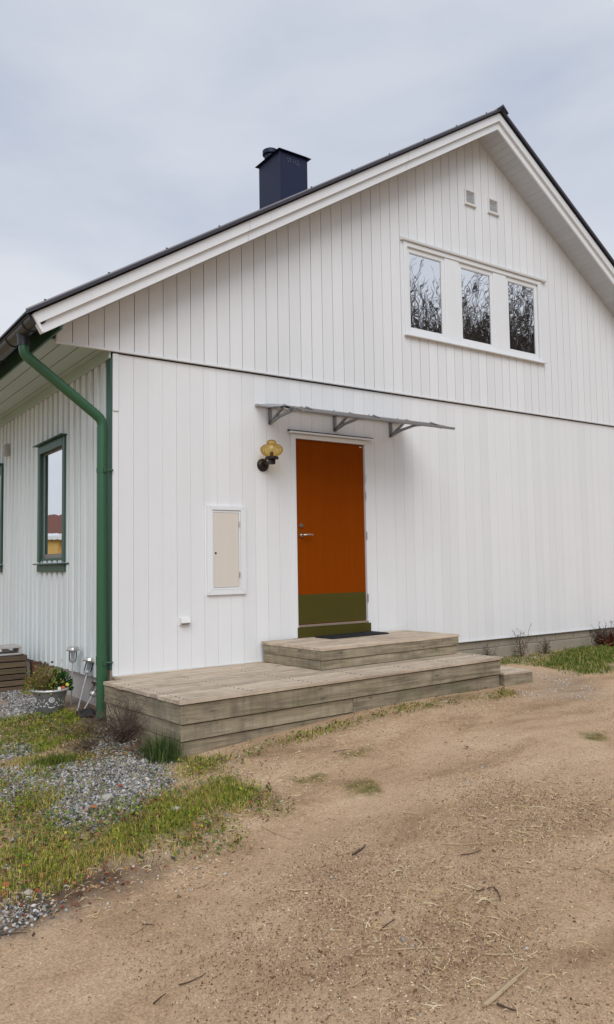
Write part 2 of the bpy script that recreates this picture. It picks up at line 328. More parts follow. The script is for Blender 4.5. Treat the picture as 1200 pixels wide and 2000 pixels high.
def edist(polys, X, Y):
    d = np.full(X.shape, 1e9)
    for P in polys:
        n = len(P)
        for i in range(n):
            ax, ay = P[i]; bx, by = P[(i+1) % n]; dx, dy = bx-ax, by-ay; l2 = dx*dx+dy*dy+1e-12
            t_ = np.clip(((X-ax)*dx+(Y-ay)*dy)/l2, 0, 1); d = np.minimum(d, np.hypot(X-ax-t_*dx, Y-ay-t_*dy))
    return d
_ph = rng.uniform(0, 6.28, (40, 2)); _fr = rng.normal(0, 1, (40, 2))
def fnoise(X, Y, s, k0=0):
    """smooth value noise from summed sines, about -1..1"""
    r_ = np.zeros(np.shape(X))
    for i in range(8):
        a, b = _fr[(k0+i) % 40]*s*(1+0.35*i); r_ = r_ + np.sin(a*X+b*Y+_ph[(k0+i) % 40, 0])/(1+0.25*i)
    return r_/3.2
def soft(polys, X, Y, fall=0.08, k0=0):
    sd = np.where(inside(polys, X, Y), 1, -1)*edist(polys, X, Y) + 0.07*fnoise(X, Y, 9, k0) + 0.03*fnoise(X, Y, 30, k0+5)
    return np.clip(0.5+sd/(2*fall), 0, 1)
def sstep(a, b, v):
    t_ = np.clip((v-a)/(b-a), 0, 1); return t_*t_*(3-2*t_)
def zg(X, Y):
    X = np.asarray(X, float); Y = np.asarray(Y, float)
    b = -.36-.24/(1+np.exp(np.clip((X-.5)/.9, -30, 30)))+.008*(np.clip(Y, -12, 70)+1.65)+.055*sstep(-.3, .7, Y)/(1+np.exp(np.clip((X-.3)/.15, -30, 30)))
    near = sstep(14, 8, np.hypot(X-1, Y+2))
    b = b + near*(0.006*fnoise(X, Y, 2.5, 3)+0.003*fnoise(X, Y, 9, 9))
    b = b - .045*np.exp(-((X-3.8)/1.0)**2-((Y+1.65)/.75)**2)
    # wooded hillside across the yard, behind the photographer
    hill = sstep(-20, -44, Y+0.1*X)*sstep(6, 30, X)*15 + sstep(-24, -60, Y)*4
    return b + hill

TRACKS = [[(-1.9, -4.6), (-1.0, -3.75), (.1, -3.25), (1.1, -2.85), (2.2, -2.55), (4.2, -2.3), (7.5, -1.9)], [(-.4, -5.9), (.1, -5.2), (.9, -4.75), (2.0, -4.4), (3.6, -4.0), (7.5, -3.3)]]
def track(X, Y):
    d = np.full(np.shape(X), 1e9)
    for T in TRACKS:
        for (ax, ay), (bx, by) in zip(T[:-1], T[1:]):
            dx, dy = bx-ax, by-ay; t_ = np.clip(((X-ax)*dx+(Y-ay)*dy)/(dx*dx+dy*dy), 0, 1); d = np.minimum(d, np.hypot(X-ax-t_*dx, Y-ay-t_*dy))
    return sstep(.34, .10, d+.10*fnoise(X, Y, 3.5, 13))
_zg0 = zg
def zg(X, Y): X = np.asarray(X, float); Y = np.asarray(Y, float); return _zg0(X, Y)-.013*track(X, Y)
# ------------------------------------------------------------------ ground sheet
def axis(lo, hi, step, far):
    a = list(np.arange(lo, hi, step)); s = step; x = a[-1]; rr = []
    while x < far: s *= 1.22; x += s; rr.append(x)
    s = step; x = lo; ll = []
    while x > -far: s *= 1.22; x -= s; ll.append(x)
    return np.array(ll[::-1]+a+rr)
gx = axis(-3.4, 8.6, 0.045, 700); gy = axis(-6.4, 2.6, 0.045, 700)
GX, GY = np.meshgrid(gx, gy); GZ = zg(GX, GY)
nx_, ny_ = len(gx), len(gy)
V = np.stack([GX.ravel(), GY.ravel(), GZ.ravel()], 1)
ii = np.arange(nx_*ny_).reshape(ny_, nx_)
F = np.stack([ii[:-1, :-1].ravel(), ii[:-1, 1:].ravel(), ii[1:, 1:].ravel(), ii[1:, :-1].ravel()], 1)
def np_mesh(name, V, F, mat, tint=None, smooth=True, parent=None):
    k = F.shape[1]; me = bpy.data.meshes.new(name)
    me.vertices.add(len(V)); me.vertices.foreach_set('co', np.ascontiguousarray(V, np.float32).ravel())
    me.loops.add(F.size); me.loops.foreach_set('vertex_index', np.ascontiguousarray(F, np.int32).ravel())
    me.polygons.add(len(F)); me.polygons.foreach_set('loop_start', np.arange(0, F.size, k, dtype=np.int32)); me.polygons.foreach_set('loop_total', np.full(len(F), k, np.int32))
    me.update(calc_edges=True)
    if tint is not None:
        a = me.color_attributes.new('tint', 'FLOAT_COLOR', 'POINT'); c4 = np.ones((len(V), 4), np.float32); c4[:, :tint.shape[1]] = tint; a.data.foreach_set('color', c4.ravel())
    if smooth: me.polygons.foreach_set('use_smooth', np.ones(len(F), bool))
    me.validate()
    return link(name, me, mat, parent)
wg = np.maximum(soft(GRAVEL[:6], GX, GY, 0.16, 1), .35*soft(GRAVEL[6:], GX, GY, .25, 1)); wr = np.maximum.reduce([soft(GRASS, GX, GY, 0.12, 4), soft(GRASSR, GX, GY, 0.12, 4), 0.45*soft(WEEDS, GX, GY, 0.1, 2), soft(MOSS, GX, GY, 0.05, 7)])
wh = soft(HUMUS, GX, GY, 0.12, 6); wc = np.clip(soft(COARSE, GX, GY, 0.60, 8)*(1-.8*track(GX, GY)), 0, 1)
farm = 1-sstep(16, 8, np.hypot(GX-1.5, GY+2.5)); wr = np.maximum(wr, farm*(GY > -14)); wh = np.maximum(wh, (GY < -19)*farm)
mt, t, bs = newmat('dirt_and_gravel_ground'); p = pos(t)
a = t.nodes.new('ShaderNodeAttribute'); a.attribute_name = 'tint'; sp = t.nodes.new('ShaderNodeSeparateColor'); t.links.new(a.outputs['Color'], sp.inputs[0])
dirt = ramp(t, noise(t, mapping(t, p, (0.8, 1.5, 1.0), (0, 0, R(-22))), 1.5, 7, 0.62, 0.4), [(0.32, (0.30, 0.194, 0.114)), (0.47, (0.465, 0.315, 0.195)), (0.68, (0.585, 0.418, 0.275))])
fine = noise(t, p, 95, 4, 0.75); dirt = mixc(t, 0.75, dirt, ramp(t, fine, [(0.32, (0.30, 0.29, 0.27)), (0.5, (0.52, 0.52, 0.52)), (0.68, (0.78, 0.77, 0.75))]), 'OVERLAY')
vo = t.nodes.new('ShaderNodeTexVoronoi'); vo.inputs['Scale'].default_value = 110; t.links.new(p, vo.inputs['Vector'])
dirt = mixc(t, 0.35, dirt, ramp(t, vo.outputs['Color'], [(0.2, (0.35, 0.33, 0.31)), (0.5, (0.5, 0.5, 0.5)), (0.85, (0.68, 0.66, 0.63))]), 'OVERLAY')
coarse = ramp(t, noise(t, p, 60, 5, 0.8), [(0.35, (0.13, 0.075, 0.042)), (0.52, (0.33, 0.215, 0.128)), (0.66, (0.52, 0.385, 0.25))])
al_ = t.nodes.new('ShaderNodeAttribute'); al_.attribute_name = 'tint'
patch = ramp(t, noise(t, p, 7.0, 5, 0.65), [(0.42, (0, 0, 0)), (0.62, (1, 1, 1))])
c = mixc(t, math_(t, 'MULTIPLY', a.outputs['Alpha'], math_(t, 'ADD', 0.25, math_(t, 'MULTIPLY', patch, 0.5))), dirt, coarse)
grv = ramp(t, noise(t, p, 45, 3, 0.7), [(0.3, (0.085, 0.076, 0.066)), (0.55, (0.235, 0.212, 0.185)), (0.7, (0.42, 0.39, 0.35))])
c = mixc(t, sp.outputs[0], c, grv)
grs = ramp(t, noise(t, p, 22, 5, 0.7), [(0.3, (0.07, 0.055, 0.024)), (0.5, (0.17, 0.15, 0.045)), (0.68, (0.27, 0.245, 0.08))])
gm = math_(t, 'MULTIPLY', sp.outputs[1], ramp(t, noise(t, p, 14, 4, 0.7), [(0.34, (0.3, 0.3, 0.3)), (0.55, (1, 1, 1))]))
c = mixc(t, gm, c, grs)
hum = ramp(t, noise(t, p, 30, 4, 0.7), [(0.3, (0.035, 0.024, 0.016)), (0.6, (0.10, 0.068, 0.045)), (0.8, (0.19, 0.14, 0.095))])
c = mixc(t, math_(t, 'MULTIPLY', sp.outputs[2], 0.85), c, hum)
t.links.new(c, bs.inputs['Base Color']); bs.inputs['Roughness'].default_value = 0.95; bs.inputs['Specular IOR Level'].default_value = 0.2
hgt = math_(t, 'ADD', math_(t, 'MULTIPLY', fine, 0.5), math_(t, 'MULTIPLY', noise(t, p, 28, 5, 0.7), 0.8))
bump(t, hgt, 0.85, 0.014, bs)
tint = np.stack([wg.ravel(), wr.ravel(), wh.ravel(), wc.ravel()], 1)
g = np_mesh('ground', V, F, mt, tint); tag(g, kind='structure')

# ------------------------------------------------------------------ HOUSE
RX, RZ = 5.113, 6.609                      # underside of the barge boards at the apex
SL, SR = 0.6256, 0.6517
OH = 0.42
XR = 10.22
def zb(x): return RZ-SL*(RX-x) if x <= RX else RZ-SR*(x-RX)
house = thing('house', 'white timber house with steep gable, orange door and dark metal roof', 'house', (0, 0, 0))
gw = part('gable_wall', house)
# openings in the gable: (x0,x1,z0,z1)
WX, WZ, WS, WW = 3.829, -0.024, 0.917, 0.545
WIN = (3.772, 6.273, 3.771, 4.871); DOOR = (2.055, 3.058, -0.2, 2.318); CAB = (1.02, 1.372, 0.665, 1.48)
VENTS = [(4.845, 5.02, 5.69, 5.87), (5.295, 5.475, 5.685, 5.865)]
PB, P0 = 0.1504, 0.0492
edges = [P0+PB*i for i in range(-4, 73)]
for i in range(len(edges)-1):
    a0, a1 = edges[i]+0.0011+random.uniform(-.0006, .0006), edges[i+1]-0.0011+random.uniform(-.0006, .0006)
    # lower cladding
    if a1 > 0.012 and a0 < XR-0.01:
        x0, x1 = max(a0, 0.0), min(a1, XR)
        ps = [[(x0, -0.083), (x1, -0.083), (x1, 2.952), (x0, 2.952)]]
        for o_ in (DOOR, CAB): ps = minus_rect(ps, *o_)
        if ps:
            yy = random.uniform(0, .0008)
            for q in ps: MB().prism(q, yy, 0.0052).build('board', WHITE, gw)
    # upper cladding, a little proud
    x0, x1 = max(a0+.0024, -0.555), min(a1-.0024, XR+.555)
    if x1-x0 > 0.02:
        top = [(x0, zb(x0)+.05), (x1, zb(x1)+.05)] if not (x0 < RX < x1) else [(x0, zb(x0)+.05), (RX, RZ+.05), (x1, zb(x1)+.05)]
        ps = [[(x0, 2.985)] + [(x1, 2.985)] + top[::-1]]
        for o_ in [WIN]+VENTS: ps = minus_rect(ps, *o_)
        if ps:
            yy = random.uniform(0, .001)
            for q in ps: MB().prism(q, -0.026+yy, -0.006).build('board', WHITE, gw)
# sheathing behind the boards, open at the windows
ps = [[(0.012, -0.08), (XR-.012, -0.08), (XR-.012, zb(XR)+.12), (RX, RZ+.12), (0.012, zb(0)+.12)]]
for o_ in [WIN, DOOR, CAB]: ps = minus_rect(ps, *o_)
b = MB()
for q in ps: b.prism(q, 0.0185, 0.10)
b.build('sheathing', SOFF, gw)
ps = [[(0.001, -0.082), (XR-.001, -0.082), (XR-.001, 2.9515), (0.001, 2.9515)]]
for o_ in (DOOR, CAB): ps = minus_rect(ps, *o_)
b = MB()
for q in ps: b.prism(q, 0.0056, 0.018)
b.build('tongue_layer', WHITE, gw)
b = MB(); b.prism([(-.55, 3.01), (.02, 3.01), (.02, zb(.02)+.10), (-.55, zb(-.55)+.10)], -.005, .03); b.build('eave_end_sheathing', SOFF, gw)
b = MB(); b.prism([(0.0, 2.99), (XR, 2.99), (XR, zb(XR)+.08), (RX, RZ+.08), (0, zb(0)+.08)], -0.0055, 0.0005)
ps = [[(0.03, 2.99), (XR, 2.99), (XR, zb(XR)+.08), (RX, RZ+.08), (0.03, zb(0.03)+.08)]]
ps = minus_rect(ps, *WIN)
b = MB()
for q in ps: b.prism(q, -0.0055, 0.0)
b.build('batten_layer', SOFF, gw)
# drip moulding between the storeys
b = MB(); b.prism([(-0.036, 2.9665), (-0.002, 2.9665), (-0.002, 2.984), (-0.0365, 2.984)], -0.555, XR+.3, 'yz'); b.build('drip_moulding', WHITE2, gw)
b = MB(); b.box(0.0, XR, .003, .0175, 2.9535, 2.966); b.build('shadow_line_strip', BLACK, gw)  # black strip added as the moulding's shadow line, shade put into the colour
# corner trim, with the short patched length at its top
b = MB(); b.box(-0.012, 0.046, -0.014, -0.001, 2.40, 2.951, .002); b.build('corner_board', WHITE2, gw)
b = MB(); b.box(-0.010, 0.0, -0.003, 0.018, -0.083, 2.40); b.build('corner_board', WHITE2, gw)
b = MB(); b.box(-0.006, XR, -.012, .016, -.099, -.0845, .002); b.build('bottom_flashing', WHITE2, gw)
# foundation of concrete blocks on the gable
fd = part('foundation', house)
b = MB(); b.box(0.03, XR-.02, 0.045, 0.30, -0.75, -0.0825); b.build('mortar_bed', MORT, fd)
blk = {}
for row, (z0, z1) in enumerate([(-0.205, -0.092), (-0.395, -0.215), (-0.585, -0.405)]):
    x = 0.04 - 0.2*(row % 2)
    while x < XR-.1:
        x0, x1 = max(x, .035), min(x+0.392, XR-.03)
        if x1-x0 > .05 and (x1 > 3.0 or row < 1):
            b = MB(); b.box(x0, x1, 0.034+random.uniform(-.003, .003), .1, z0, z1, .006); b.build('block', CONC, fd)
        x += 0.402
b = MB(); b.box(0.035, 0.30, 0.06, 9.4, -0.75, -0.10); b.build('rendered_plinth', REND, fd)

# ---- side wall of board-and-batten cladding
sw = part('side_wall', house)
SW1 = (1.40, 2.30, 1.02, 2.31); SW2 = (4.16, 5.06, 1.02, 2.31)
b = MB(); ps = [[(0.02, -0.12), (9.4, -0.12), (9.4, 3.2), (0.02, 3.2)]]
for o_ in (SW1, SW2): ps = minus_rect(ps, *o_)
for q in ps: b.prism(q, 0.024, 0.12, 'yz')
b.build('sheathing', SOFF, sw)
k = 0; y = 0.135
while y < 9.3:
    zc = lambda q: -0.135-0.018*q
    far = y > 6.2
    for nm, y0, y1, xf, xb in (('under_board', y-.055, y+.055, 0.0, 0.022), ('cover_board', y+.040, y+.150, -0.024, -0.001)):
        y0 = max(y0, .02); dz = random.uniform(-.004, .004)
        y0 = max(y0, .1185); ps = [[(y0, zc(y0)+dz), (y1, zc(y1)+dz), (y1, 3.02), (y0, 3.02)]]
        if nm == 'cover_board': ps = [[(y0, zc(y0)+dz), (y1, zc(y1)+dz), (y1, 2.93), (y0, 2.93)]]
        for o_ in (SW1, SW2): ps = minus_rect(ps, *o_)
        if ps:
            xo = random.uniform(0, .002)
            for q in ps: MB().prism(q, xf+xo, xb, 'yz').build(nm, SIDEW, sw)
    y += 0.19
b = MB(); b.box(-.045, -.0255, .002, 9.3, 2.905, 3.003, .002); b.build('frieze_board', ESOFF, sw)
b = MB(); b.box(-.030, .0185, .004, .118, -.03, 2.904, .003); b.build('corner_board', GREEN, sw)
b = MB(); b.box(-.026, .0185, .012, .112, -.16, -.034, .003); b.build('bare_corner_board', WOODZ, sw)
# right and back walls (closing the volume)
b = MB(); b.box(XR-.02, XR+.1, .12, 9.4, -.5, 3.2); b.build('east_wall', WHITE, house)
b = MB(); b.prism([(0.0, -.5), (XR, -.5), (XR, zb(XR)+.1), (RX, RZ+.1), (0, zb(0)+.1)], 9.4, 9.5); b.build('back_wall', WHITE, house)

# ---- roof
rf = part('roof', house)
def slab(x0, x1, d0, d1, y0, y1, name, mat, parent):
    b = MB(); b.prism([(x0, zb(x0)+d0), (x1, zb(x1)+d0), (x1, zb(x1)+d1), (x0, zb(x0)+d1)], y0, y1); return b.build(name, mat, parent)
slab(-0.84, RX, 0.205, 0.235, -0.395, 9.6, 'roof_deck', WOODB, rf)
slab(RX, 11.1, 0.205, 0.235, -0.395, 9.6, 'roof_deck', WOODB, rf)
slab(-0.93, RX, 0.2365, 0.254, -0.462, 9.65, 'roof_sheet', ROOF, rf)
slab(RX, 11.2, 0.2365, 0.254, -0.462, 9.65, 'roof_sheet', ROOF, rf)
slab(-0.935, RX, 0.2215, 0.2565, -0.472, -0.4625, 'verge_trim', ROOF, rf)
slab(RX, 11.205, 0.224, 0.258, -0.472, -0.4625, 'verge_trim', ROOF, rf)
b = MB(); b.tube([(-.935, -.466, zb(-.935)+.256), (RX, -.466, RZ+.256)], .011, 8); b.tube([(RX, -.466, RZ+.256), (11.2, -.466, zb(11.2)+.256)], .008, 8); b.build('verge_roll', ROOFL, rf)
b = MB(); b.prism([(RX-.10, RZ+.194), (RX, RZ+.2555), (RX+.10, RZ+.192), (RX+.10, RZ+.202), (RX+.004, RZ+.286), (RX-.004, RZ+.286), (RX-.10, RZ+.204)], -.50, 9.66); b.build('ridge_cap', ROOF, rf)
for k in range(11):
    x = -.78+k*.56; b = MB(); b.lathe([(0.0, .0), (.010, .0), (.010, .014), (0, .018)], (x, -.466, zb(x)+.262), 8); b.build('roof_screw', GUTT, rf)
# barge boards, in lengths
cuts = [(-.83, 1.268), (1.272, 3.466), (3.470, RX)]
for k, (x0, x1) in enumerate(cuts):
    for nm, d0, d1, yf, yb in (('lower_barge_board', 0.0, 0.112, -.396, -.374), ('upper_barge_board', 0.100, 0.2055, -.43, -.3965)):
        e0 = x0
        poly = [(x0, zb(x0)+d0), (x1, zb(x1)+d0), (x1, zb(x1)+d1), (x0, zb(x0)+d1)]
        if k == 0:
            xb_, xt_ = -.785-.40*d0, -.785-.40*d1
            poly = [(xb_, zb(xb_)+d0), (x1, zb(x1)+d0), (x1, zb(x1)+d1), (xt_, zb(xt_)+d1)]
        b = MB(); b.prism(poly, yf, yb); b.build(nm, WHITE2, rf)
b = MB(); xb_ = -.79; b.prism([(xb_, zb(xb_)+.002), (xb_+.02, zb(xb_+.02)+.002), (xb_-.065, zb(xb_-.065)+.2), (xb_-.085, zb(xb_-.085)+.2)], -.428, -.36); b.build('barge_end_cap', WHITE2, rf)
for x0, x1 in ((RX, 7.9), (7.903, 11.0)):
    for nm, d0, d1, yf, yb in (('lower_barge_board', 0.0, 0.112, -.396, -.374), ('upper_barge_board', 0.100, 0.2055, -.43, -.3965)):
        b = MB(); b.prism([(x0, zb(x0)+d0), (x1, zb(x1)+d0), (x1, zb(x1)+d1), (x0, zb(x0)+d1)], yf, yb); b.build(nm, WHITE2, rf)
# gable soffit boards
so_ = part('gable_soffit', house)
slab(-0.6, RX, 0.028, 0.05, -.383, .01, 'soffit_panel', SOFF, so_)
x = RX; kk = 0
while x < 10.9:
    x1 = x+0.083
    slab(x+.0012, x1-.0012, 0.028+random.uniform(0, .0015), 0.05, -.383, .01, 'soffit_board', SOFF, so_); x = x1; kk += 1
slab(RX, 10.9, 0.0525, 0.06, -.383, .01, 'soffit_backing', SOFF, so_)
# eave soffit and fascia along the side wall
es = part('eave_soffit', house)
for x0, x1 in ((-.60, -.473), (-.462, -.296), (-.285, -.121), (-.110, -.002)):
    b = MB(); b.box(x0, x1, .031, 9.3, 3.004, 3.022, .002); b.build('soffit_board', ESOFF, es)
b = MB(); b.box(-.6, 0, .031, 9.3, 3.025, 3.03); b.build('soffit_backing', BLACK, es)
b = MB(); b.box(-.625, -.602, -.38, 9.5, 2.992, 3.19, .002); b.build('fascia_board', GREEN, house)
# chimney
ch = part('chimney', house)
cx0, cx1, cy0, cy1 = 3.885, 4.425, 3.0, 3.64
b = MB(); b.box(cx0, cx1, cy0, cy1, 5.6, 7.53, .006); b.build('casing', CHIM, ch)
b = MB(); b.box(cx0-.002, cx0+.012, cy0-.012, cy0-.001, 5.7, 7.52, .002); b.build('corner_seam', CHIM, ch)
v = [(cx0-.05, cy0-.05, 7.53), (cx1+.05, cy0-.05, 7.53), (cx1+.05, cy1+.05, 7.53), (cx0-.05, cy1+.05, 7.53), (cx0+.02, cy0+.02, 7.585), (cx1-.02, cy0+.02, 7.585), (cx1-.02, cy1-.02, 7.585), (cx0+.02, cy1-.02, 7.585)]
pydata('cap', v, [(0,3,2,1),(4,5,6,7),(0,1,5,4),(1,2,6,5),(2,3,7,6),(3,0,4,7)], CHIM, ch)
b = MB(); b.lathe([(.0, 7.58), (.105, 7.58), (.105, 7.655), (.135, 7.67), (.135, 7.735), (.07, 7.775), (0, 7.78)], (3.995, 3.44, 0), 20); smooth_angle(b.build('flue', CHIM, ch))
b = MB()
for k, (dx, dz) in enumerate([(.0, .02), (.012, -.015), (.03, .03), (.045, -.01), (.052, .022), (.10, .025), (.108, -.008), (.135, .01), (.148, -.02), (.165, .028), (.178, -.012), (.185, .01), (.19, -.035)]):
    x = 4.03+dx*1.15; z = 7.40+dz*1.1; b.box(x, x+.007, cy0-.0045, cy0-.0005, z, z+.015)
b.build('worn_lettering', ALU, ch)

# ---- gable window group (three sashes in one casing)
wg_ = part('triple_window', house)
def ring(name, mat, parent, o, i, yf, yb):
    """rectangular picture frame o=(x0,x1,z0,z1) outer, i inner"""
    b = MB(); X0, X1, Z0, Z1 = o; a0, a1, c0, c1 = i
    b.box(X0, a0, yf, yb, Z0, Z1); b.box(a1, X1, yf, yb, Z0, Z1); b.box(a0, a1, yf, yb, Z0, c0); b.box(a0, a1, yf, yb, c1, Z1)
    return b.build(name, mat, parent)
for k in range(3):
    x = WX+WS*k; X = x+WW
    ring('sash_frame', WHITE2, wg_, (x-.056, X+.056, 3.777, 4.846), (x-.009, X+.009, 3.824, 4.792), -.016, .045)
    ring('sash_bead', WHITE2, wg_, (x-.0085, X+.0085, 3.8245, 4.7915), (x, X, 3.835, 4.782), -.010, .030)
    ring('sash_gasket', ALU, wg_, (x, X, 3.835, 4.782), (x+.004, X-.004, 3.839, 4.778), -.004, .020)
    b = MB(); b.box(x+.0045, X-.0045, -.001, .007, 3.8395, 4.7775); b.build('pane', GLASS, wg_)
    for q in range(7):   # a gathered curtain just inside the right jamb
        b = MB(); b.tube([(X-.062+q*.010, .13+.012*(q % 2), 3.78), (X-.062+q*.010, .13+.012*(q % 2), 4.84)], .007, 6); b.build('curtain_fold', SIDEW, wg_)
for k in range(2):
    x0, x1 = WX+WS*k+WW+.058, WX+WS*(k+1)-.058
    b = MB(); b.box(x0, x1, -.030, .05, 3.751, 4.868, .004); b.build('mullion_board', WHITE2, wg_)
b = MB(); b.box(3.712, 3.7715, -.046, .0, 3.726, 4.906, .003); b.build('casing_board', WHITE2, wg_)
b = MB(); b.box(6.2735, 6.345, -.046, .0, 3.726, 4.906, .003); b.build('casing_board', WHITE2, wg_)
b = MB(); b.box(3.772, 6.273, -.0445, .0, 4.8475, 4.904, .003); b.build('casing_head', WHITE2, wg_)
b = MB(); b.box(3.772, 6.273, -.040, .0, 3.728, 3.7765, .003); b.build('casing_foot', WHITE2, wg_)
b = MB(); b.prism([(-.075, 4.921), (-.077, 4.933), (-.02, 4.957), (-.02, 4.908), (-.07, 4.908)], 3.665, 6.43, 'yz'); b.build('head_flashing', WHITE2, wg_)
b = MB(); b.prism([(-.080, 3.704), (-.082, 3.713), (-.02, 3.7275), (-.02, 3.711)], 3.70, 6.36, 'yz'); b.build('sill', WHITE2, wg_)

# ---- vents
for (x0, x1, z0, z1) in VENTS:
    vt = part('wall_vent', house)
    ring('frame', PLASTW, vt, (x0-.016, x1+.016, z0-.016, z1+.016), (x0+.008, x1-.008, z0+.006, z1-.008), -.044, -.004)
    b = MB(); b.box(x0-.02, x1+.02, -.058, -.004, z0-.028, z0-.0165, .002); b.build('drip_lip', PLASTW, vt)
    b = MB(); b.box(x0, x1, -.002, .010, z0, z1); b.build('backing', BLACK, vt)
    n = 7
    for q in range(n):
        z = z0+.014+q*(z1-z0-.02)/n; b = MB(); b.prism([(-.036, z), (-.036, z+.003), (-.026, z+.006), (-.026, z+.003)], x0+.008, x1-.008, 'yz'); b.build('louvre', PLASTW, vt)

# ---- front door
dr = part('front_door', house)
b = MB(); b.box(2.074, 3.038, .012, .06, .262, 2.298, .002); b.build('leaf', DOORC, dr)
b = MB(); b.box(2.080, 3.032, .0075, .0115, .268, .588, .001); b.build('kick_plate', OLIVE, dr)
b = MB(); b.box(2.012, 2.070, -.020, .08, .122, 2.352, .003); b.build('jamb', WHITE2, dr)
b = MB(); b.box(3.042, 3.098, -.020, .08, .122, 2.352, .003); b.build('jamb', WHITE2, dr)
b = MB(); b.box(2.0705, 3.0415, -.0195, .08, 2.302, 2.351, .003); b.build('head', WHITE2, dr)
b = MB(); b.box(1.978, 3.135, -.060, -.0205, 2.354, 2.374, .002); b.build('drip_cap', WHITE2, dr)
b = MB(); b.prism([(-.063, 2.376), (-.063, 2.381), (-.001, 2.397), (-.001, 2.376)], 1.974, 3.139, 'yz'); b.build('cap_flashing', BLACK, dr)
b = MB(); b.box(2.0705, 3.0415, -.030, .07, .236, .2605, .003); b.build('threshold', STEEL, dr)
b = MB(); b.box(2.056, 3.078, -.026, .02, .112, .235, .002); b.build('sill_plate', OLIVE, dr)
for z in (1.90, 1.70, 1.24, .52):
    b = MB(); b.lathe([(0, z-.045), (.008, z-.045), (.008, z-.001), (.009, z-.001), (.009, z+.001), (.008, z+.001), (.008, z+.045), (0, z+.045)], (3.040, -.024, 0), 10); smooth_angle(b.build('hinge', STEEL, dr))
b = MB(); b.lathe([(0, -.012), (.020, -.012), (.024, -.006), (.027, .012), (.0, .012)], (2.140, 0, 1.345), 20, 'y'); smooth_angle(b.build('lock_cylinder', STEEL, dr))
b = MB(); b.lathe([(0, -.006), (.022, -.006), (.026, .0), (.026, .012)], (2.140, 0, 1.238), 20, 'y')
b.tube([(2.14, 0, 1.238), (2.14, -.045, 1.238), (2.152, -.055, 1.239), (2.20, -.056, 1.243), (2.245, -.054, 1.242), (2.262, -.050, 1.236)], [.010, .010, .0105, .0095, .009, .006], 10); smooth_angle(b.build('handle', STEEL, dr))
b = MB(); b.box(2.985, 3.018, .0095, .0115, 2.268, 2.280); b.build('maker_plate', PLASTW, dr)

# ---- windows in the side wall
for (y0, y1, z0, z1) in (SW1, SW2):
    wn = part('side_window', house)
    Y0, Y1, Z0, Z1 = y0-.055, y1+.055, z0-.03, z1+.05
    b = MB(); b.box(-.046, -.0245, Y0, y0+.022, Z0, Z1, .003); b.build('casing_board', GREEN, wn)
    b = MB(); b.box(-.046, -.0245, y1-.022, Y1, Z0, Z1, .003); b.build('casing_board', GREEN, wn)
    b = MB(); b.box(-.049, -.0245, y0+.0225, y1-.0225, z1-.045, Z1-.001, .003); b.build('casing_head', GREEN, wn)
    b = MB(); b.prism([(-.105, Z1+.004), (-.105, Z1+.012), (-.022, Z1+.030), (-.022, Z1+.006)], Y0-.035, Y1+.035, 'xz') if False else b.box(-.10, -.0245, Y0-.035, Y1+.035, Z1+.003, Z1+.014, .002); b.build('head_flashing', GREEN, wn)
    b = MB(); b.box(-.085, .05, Y0-.045, Y1+.045, Z0-.030, Z0-.0145, .003); b.build('sill', GREEN, wn)
    b = MB(); b.box(-.046, -.0245, Y0-.005, Y1+.005, Z0-.112, Z0-.031, .003); b.build('apron_board', GREEN, wn)
    b = MB(); b.box(-.0244, .10, y0-.001, y0+.012, z0, z1); b.box(-.0244, .10, y1-.012, y1+.001, z0, z1); b.box(-.0244, .10, y0+.012, y1-.012, z1-.012, z1); b.box(-.0244, .10, y0+.012, y1-.012, z0-.014, z0+.012); b.build('reveal', GREEN, wn)
    b = MB(); a0, a1, c0, c1 = y0+.013, y1-.013, z0+.013, z1-.013; d = .048
    b.box(.0, .06, a0, a0+d, c0, c1); b.box(.0, .06, a1-d, a1, c0, c1); b.box(.0, .06, a0+d, a1-d, c0, c0+d); b.box(.0, .06, a0+d, a1-d, c1-d, c1); b.build('sash_frame', ALU, wn)
    b = MB(); b.box(.006, .012, a0+d+.001, a1-d-.001, c0+d+.001, c1-d-.001); b.build('pane', GLASS, wn)
o = MB(); o.box(-.075, -.0245, 3.76, 3.87, 2.44, 2.60, .006); o.box(-.080, -.0755, 3.775, 3.855, 2.455, 2.585, .003)
tag(o.build('sensor_box', REND), 'small grey box high on the side wall between the two green windows', 'sensor')

# ------------------------------------------------------------------ things fixed to the house
# rain gutter
gt = thing('rain_gutter', 'black half-round gutter under the left eave of the white house', 'gutter', (-.82, -.40, 3.0))
b = MB(); n = 12; v = []; f = []
for i, yy in enumerate((0.0, 9.9)):
    for rr in (.075, .069):
        for k in range(n+1):
            a = math.pi+math.pi*k/n; v.append((rr*math.cos(a), yy, .065+rr*math.sin(a)))
m1 = n+1
for k in range(n):
    f += [(k, k+1, 2*m1+k+1, 2*m1+k), (m1+k, 3*m1+k, 3*m1+k+1, m1+k+1)]
f += [(0, 2*m1, 3*m1, m1), (n, m1+n, 3*m1+n, 2*m1+n)]
f.append(tuple(range(n+1)))
smooth_angle(pydata('trough', v, f, GUTT, gt))
b = MB(); b.tube([(-.078, -.005, .068), (-.078, 9.9, .068)], .010, 8); b.build('rolled_edge', GUTT, gt)
for yy in (.22, .78, 1.4, 2.0, 2.6, 3.2, 3.8, 4.4, 5.0):
    b = MB(); b.tube([(.079*math.cos(a), yy, .065+.079*math.sin(a)) for a in np.linspace(math.pi, 2*math.pi, 11)]+[(.19, yy, .15)], .006, 6); b.build('bracket', GUTT, gt)
b = MB(); b.lathe([(.064, .02), (.060, -.01), (.054, -.05), (.054, -.085)], (0, .442, 0), 20); smooth_angle(b.build('outlet', GUTT, gt))
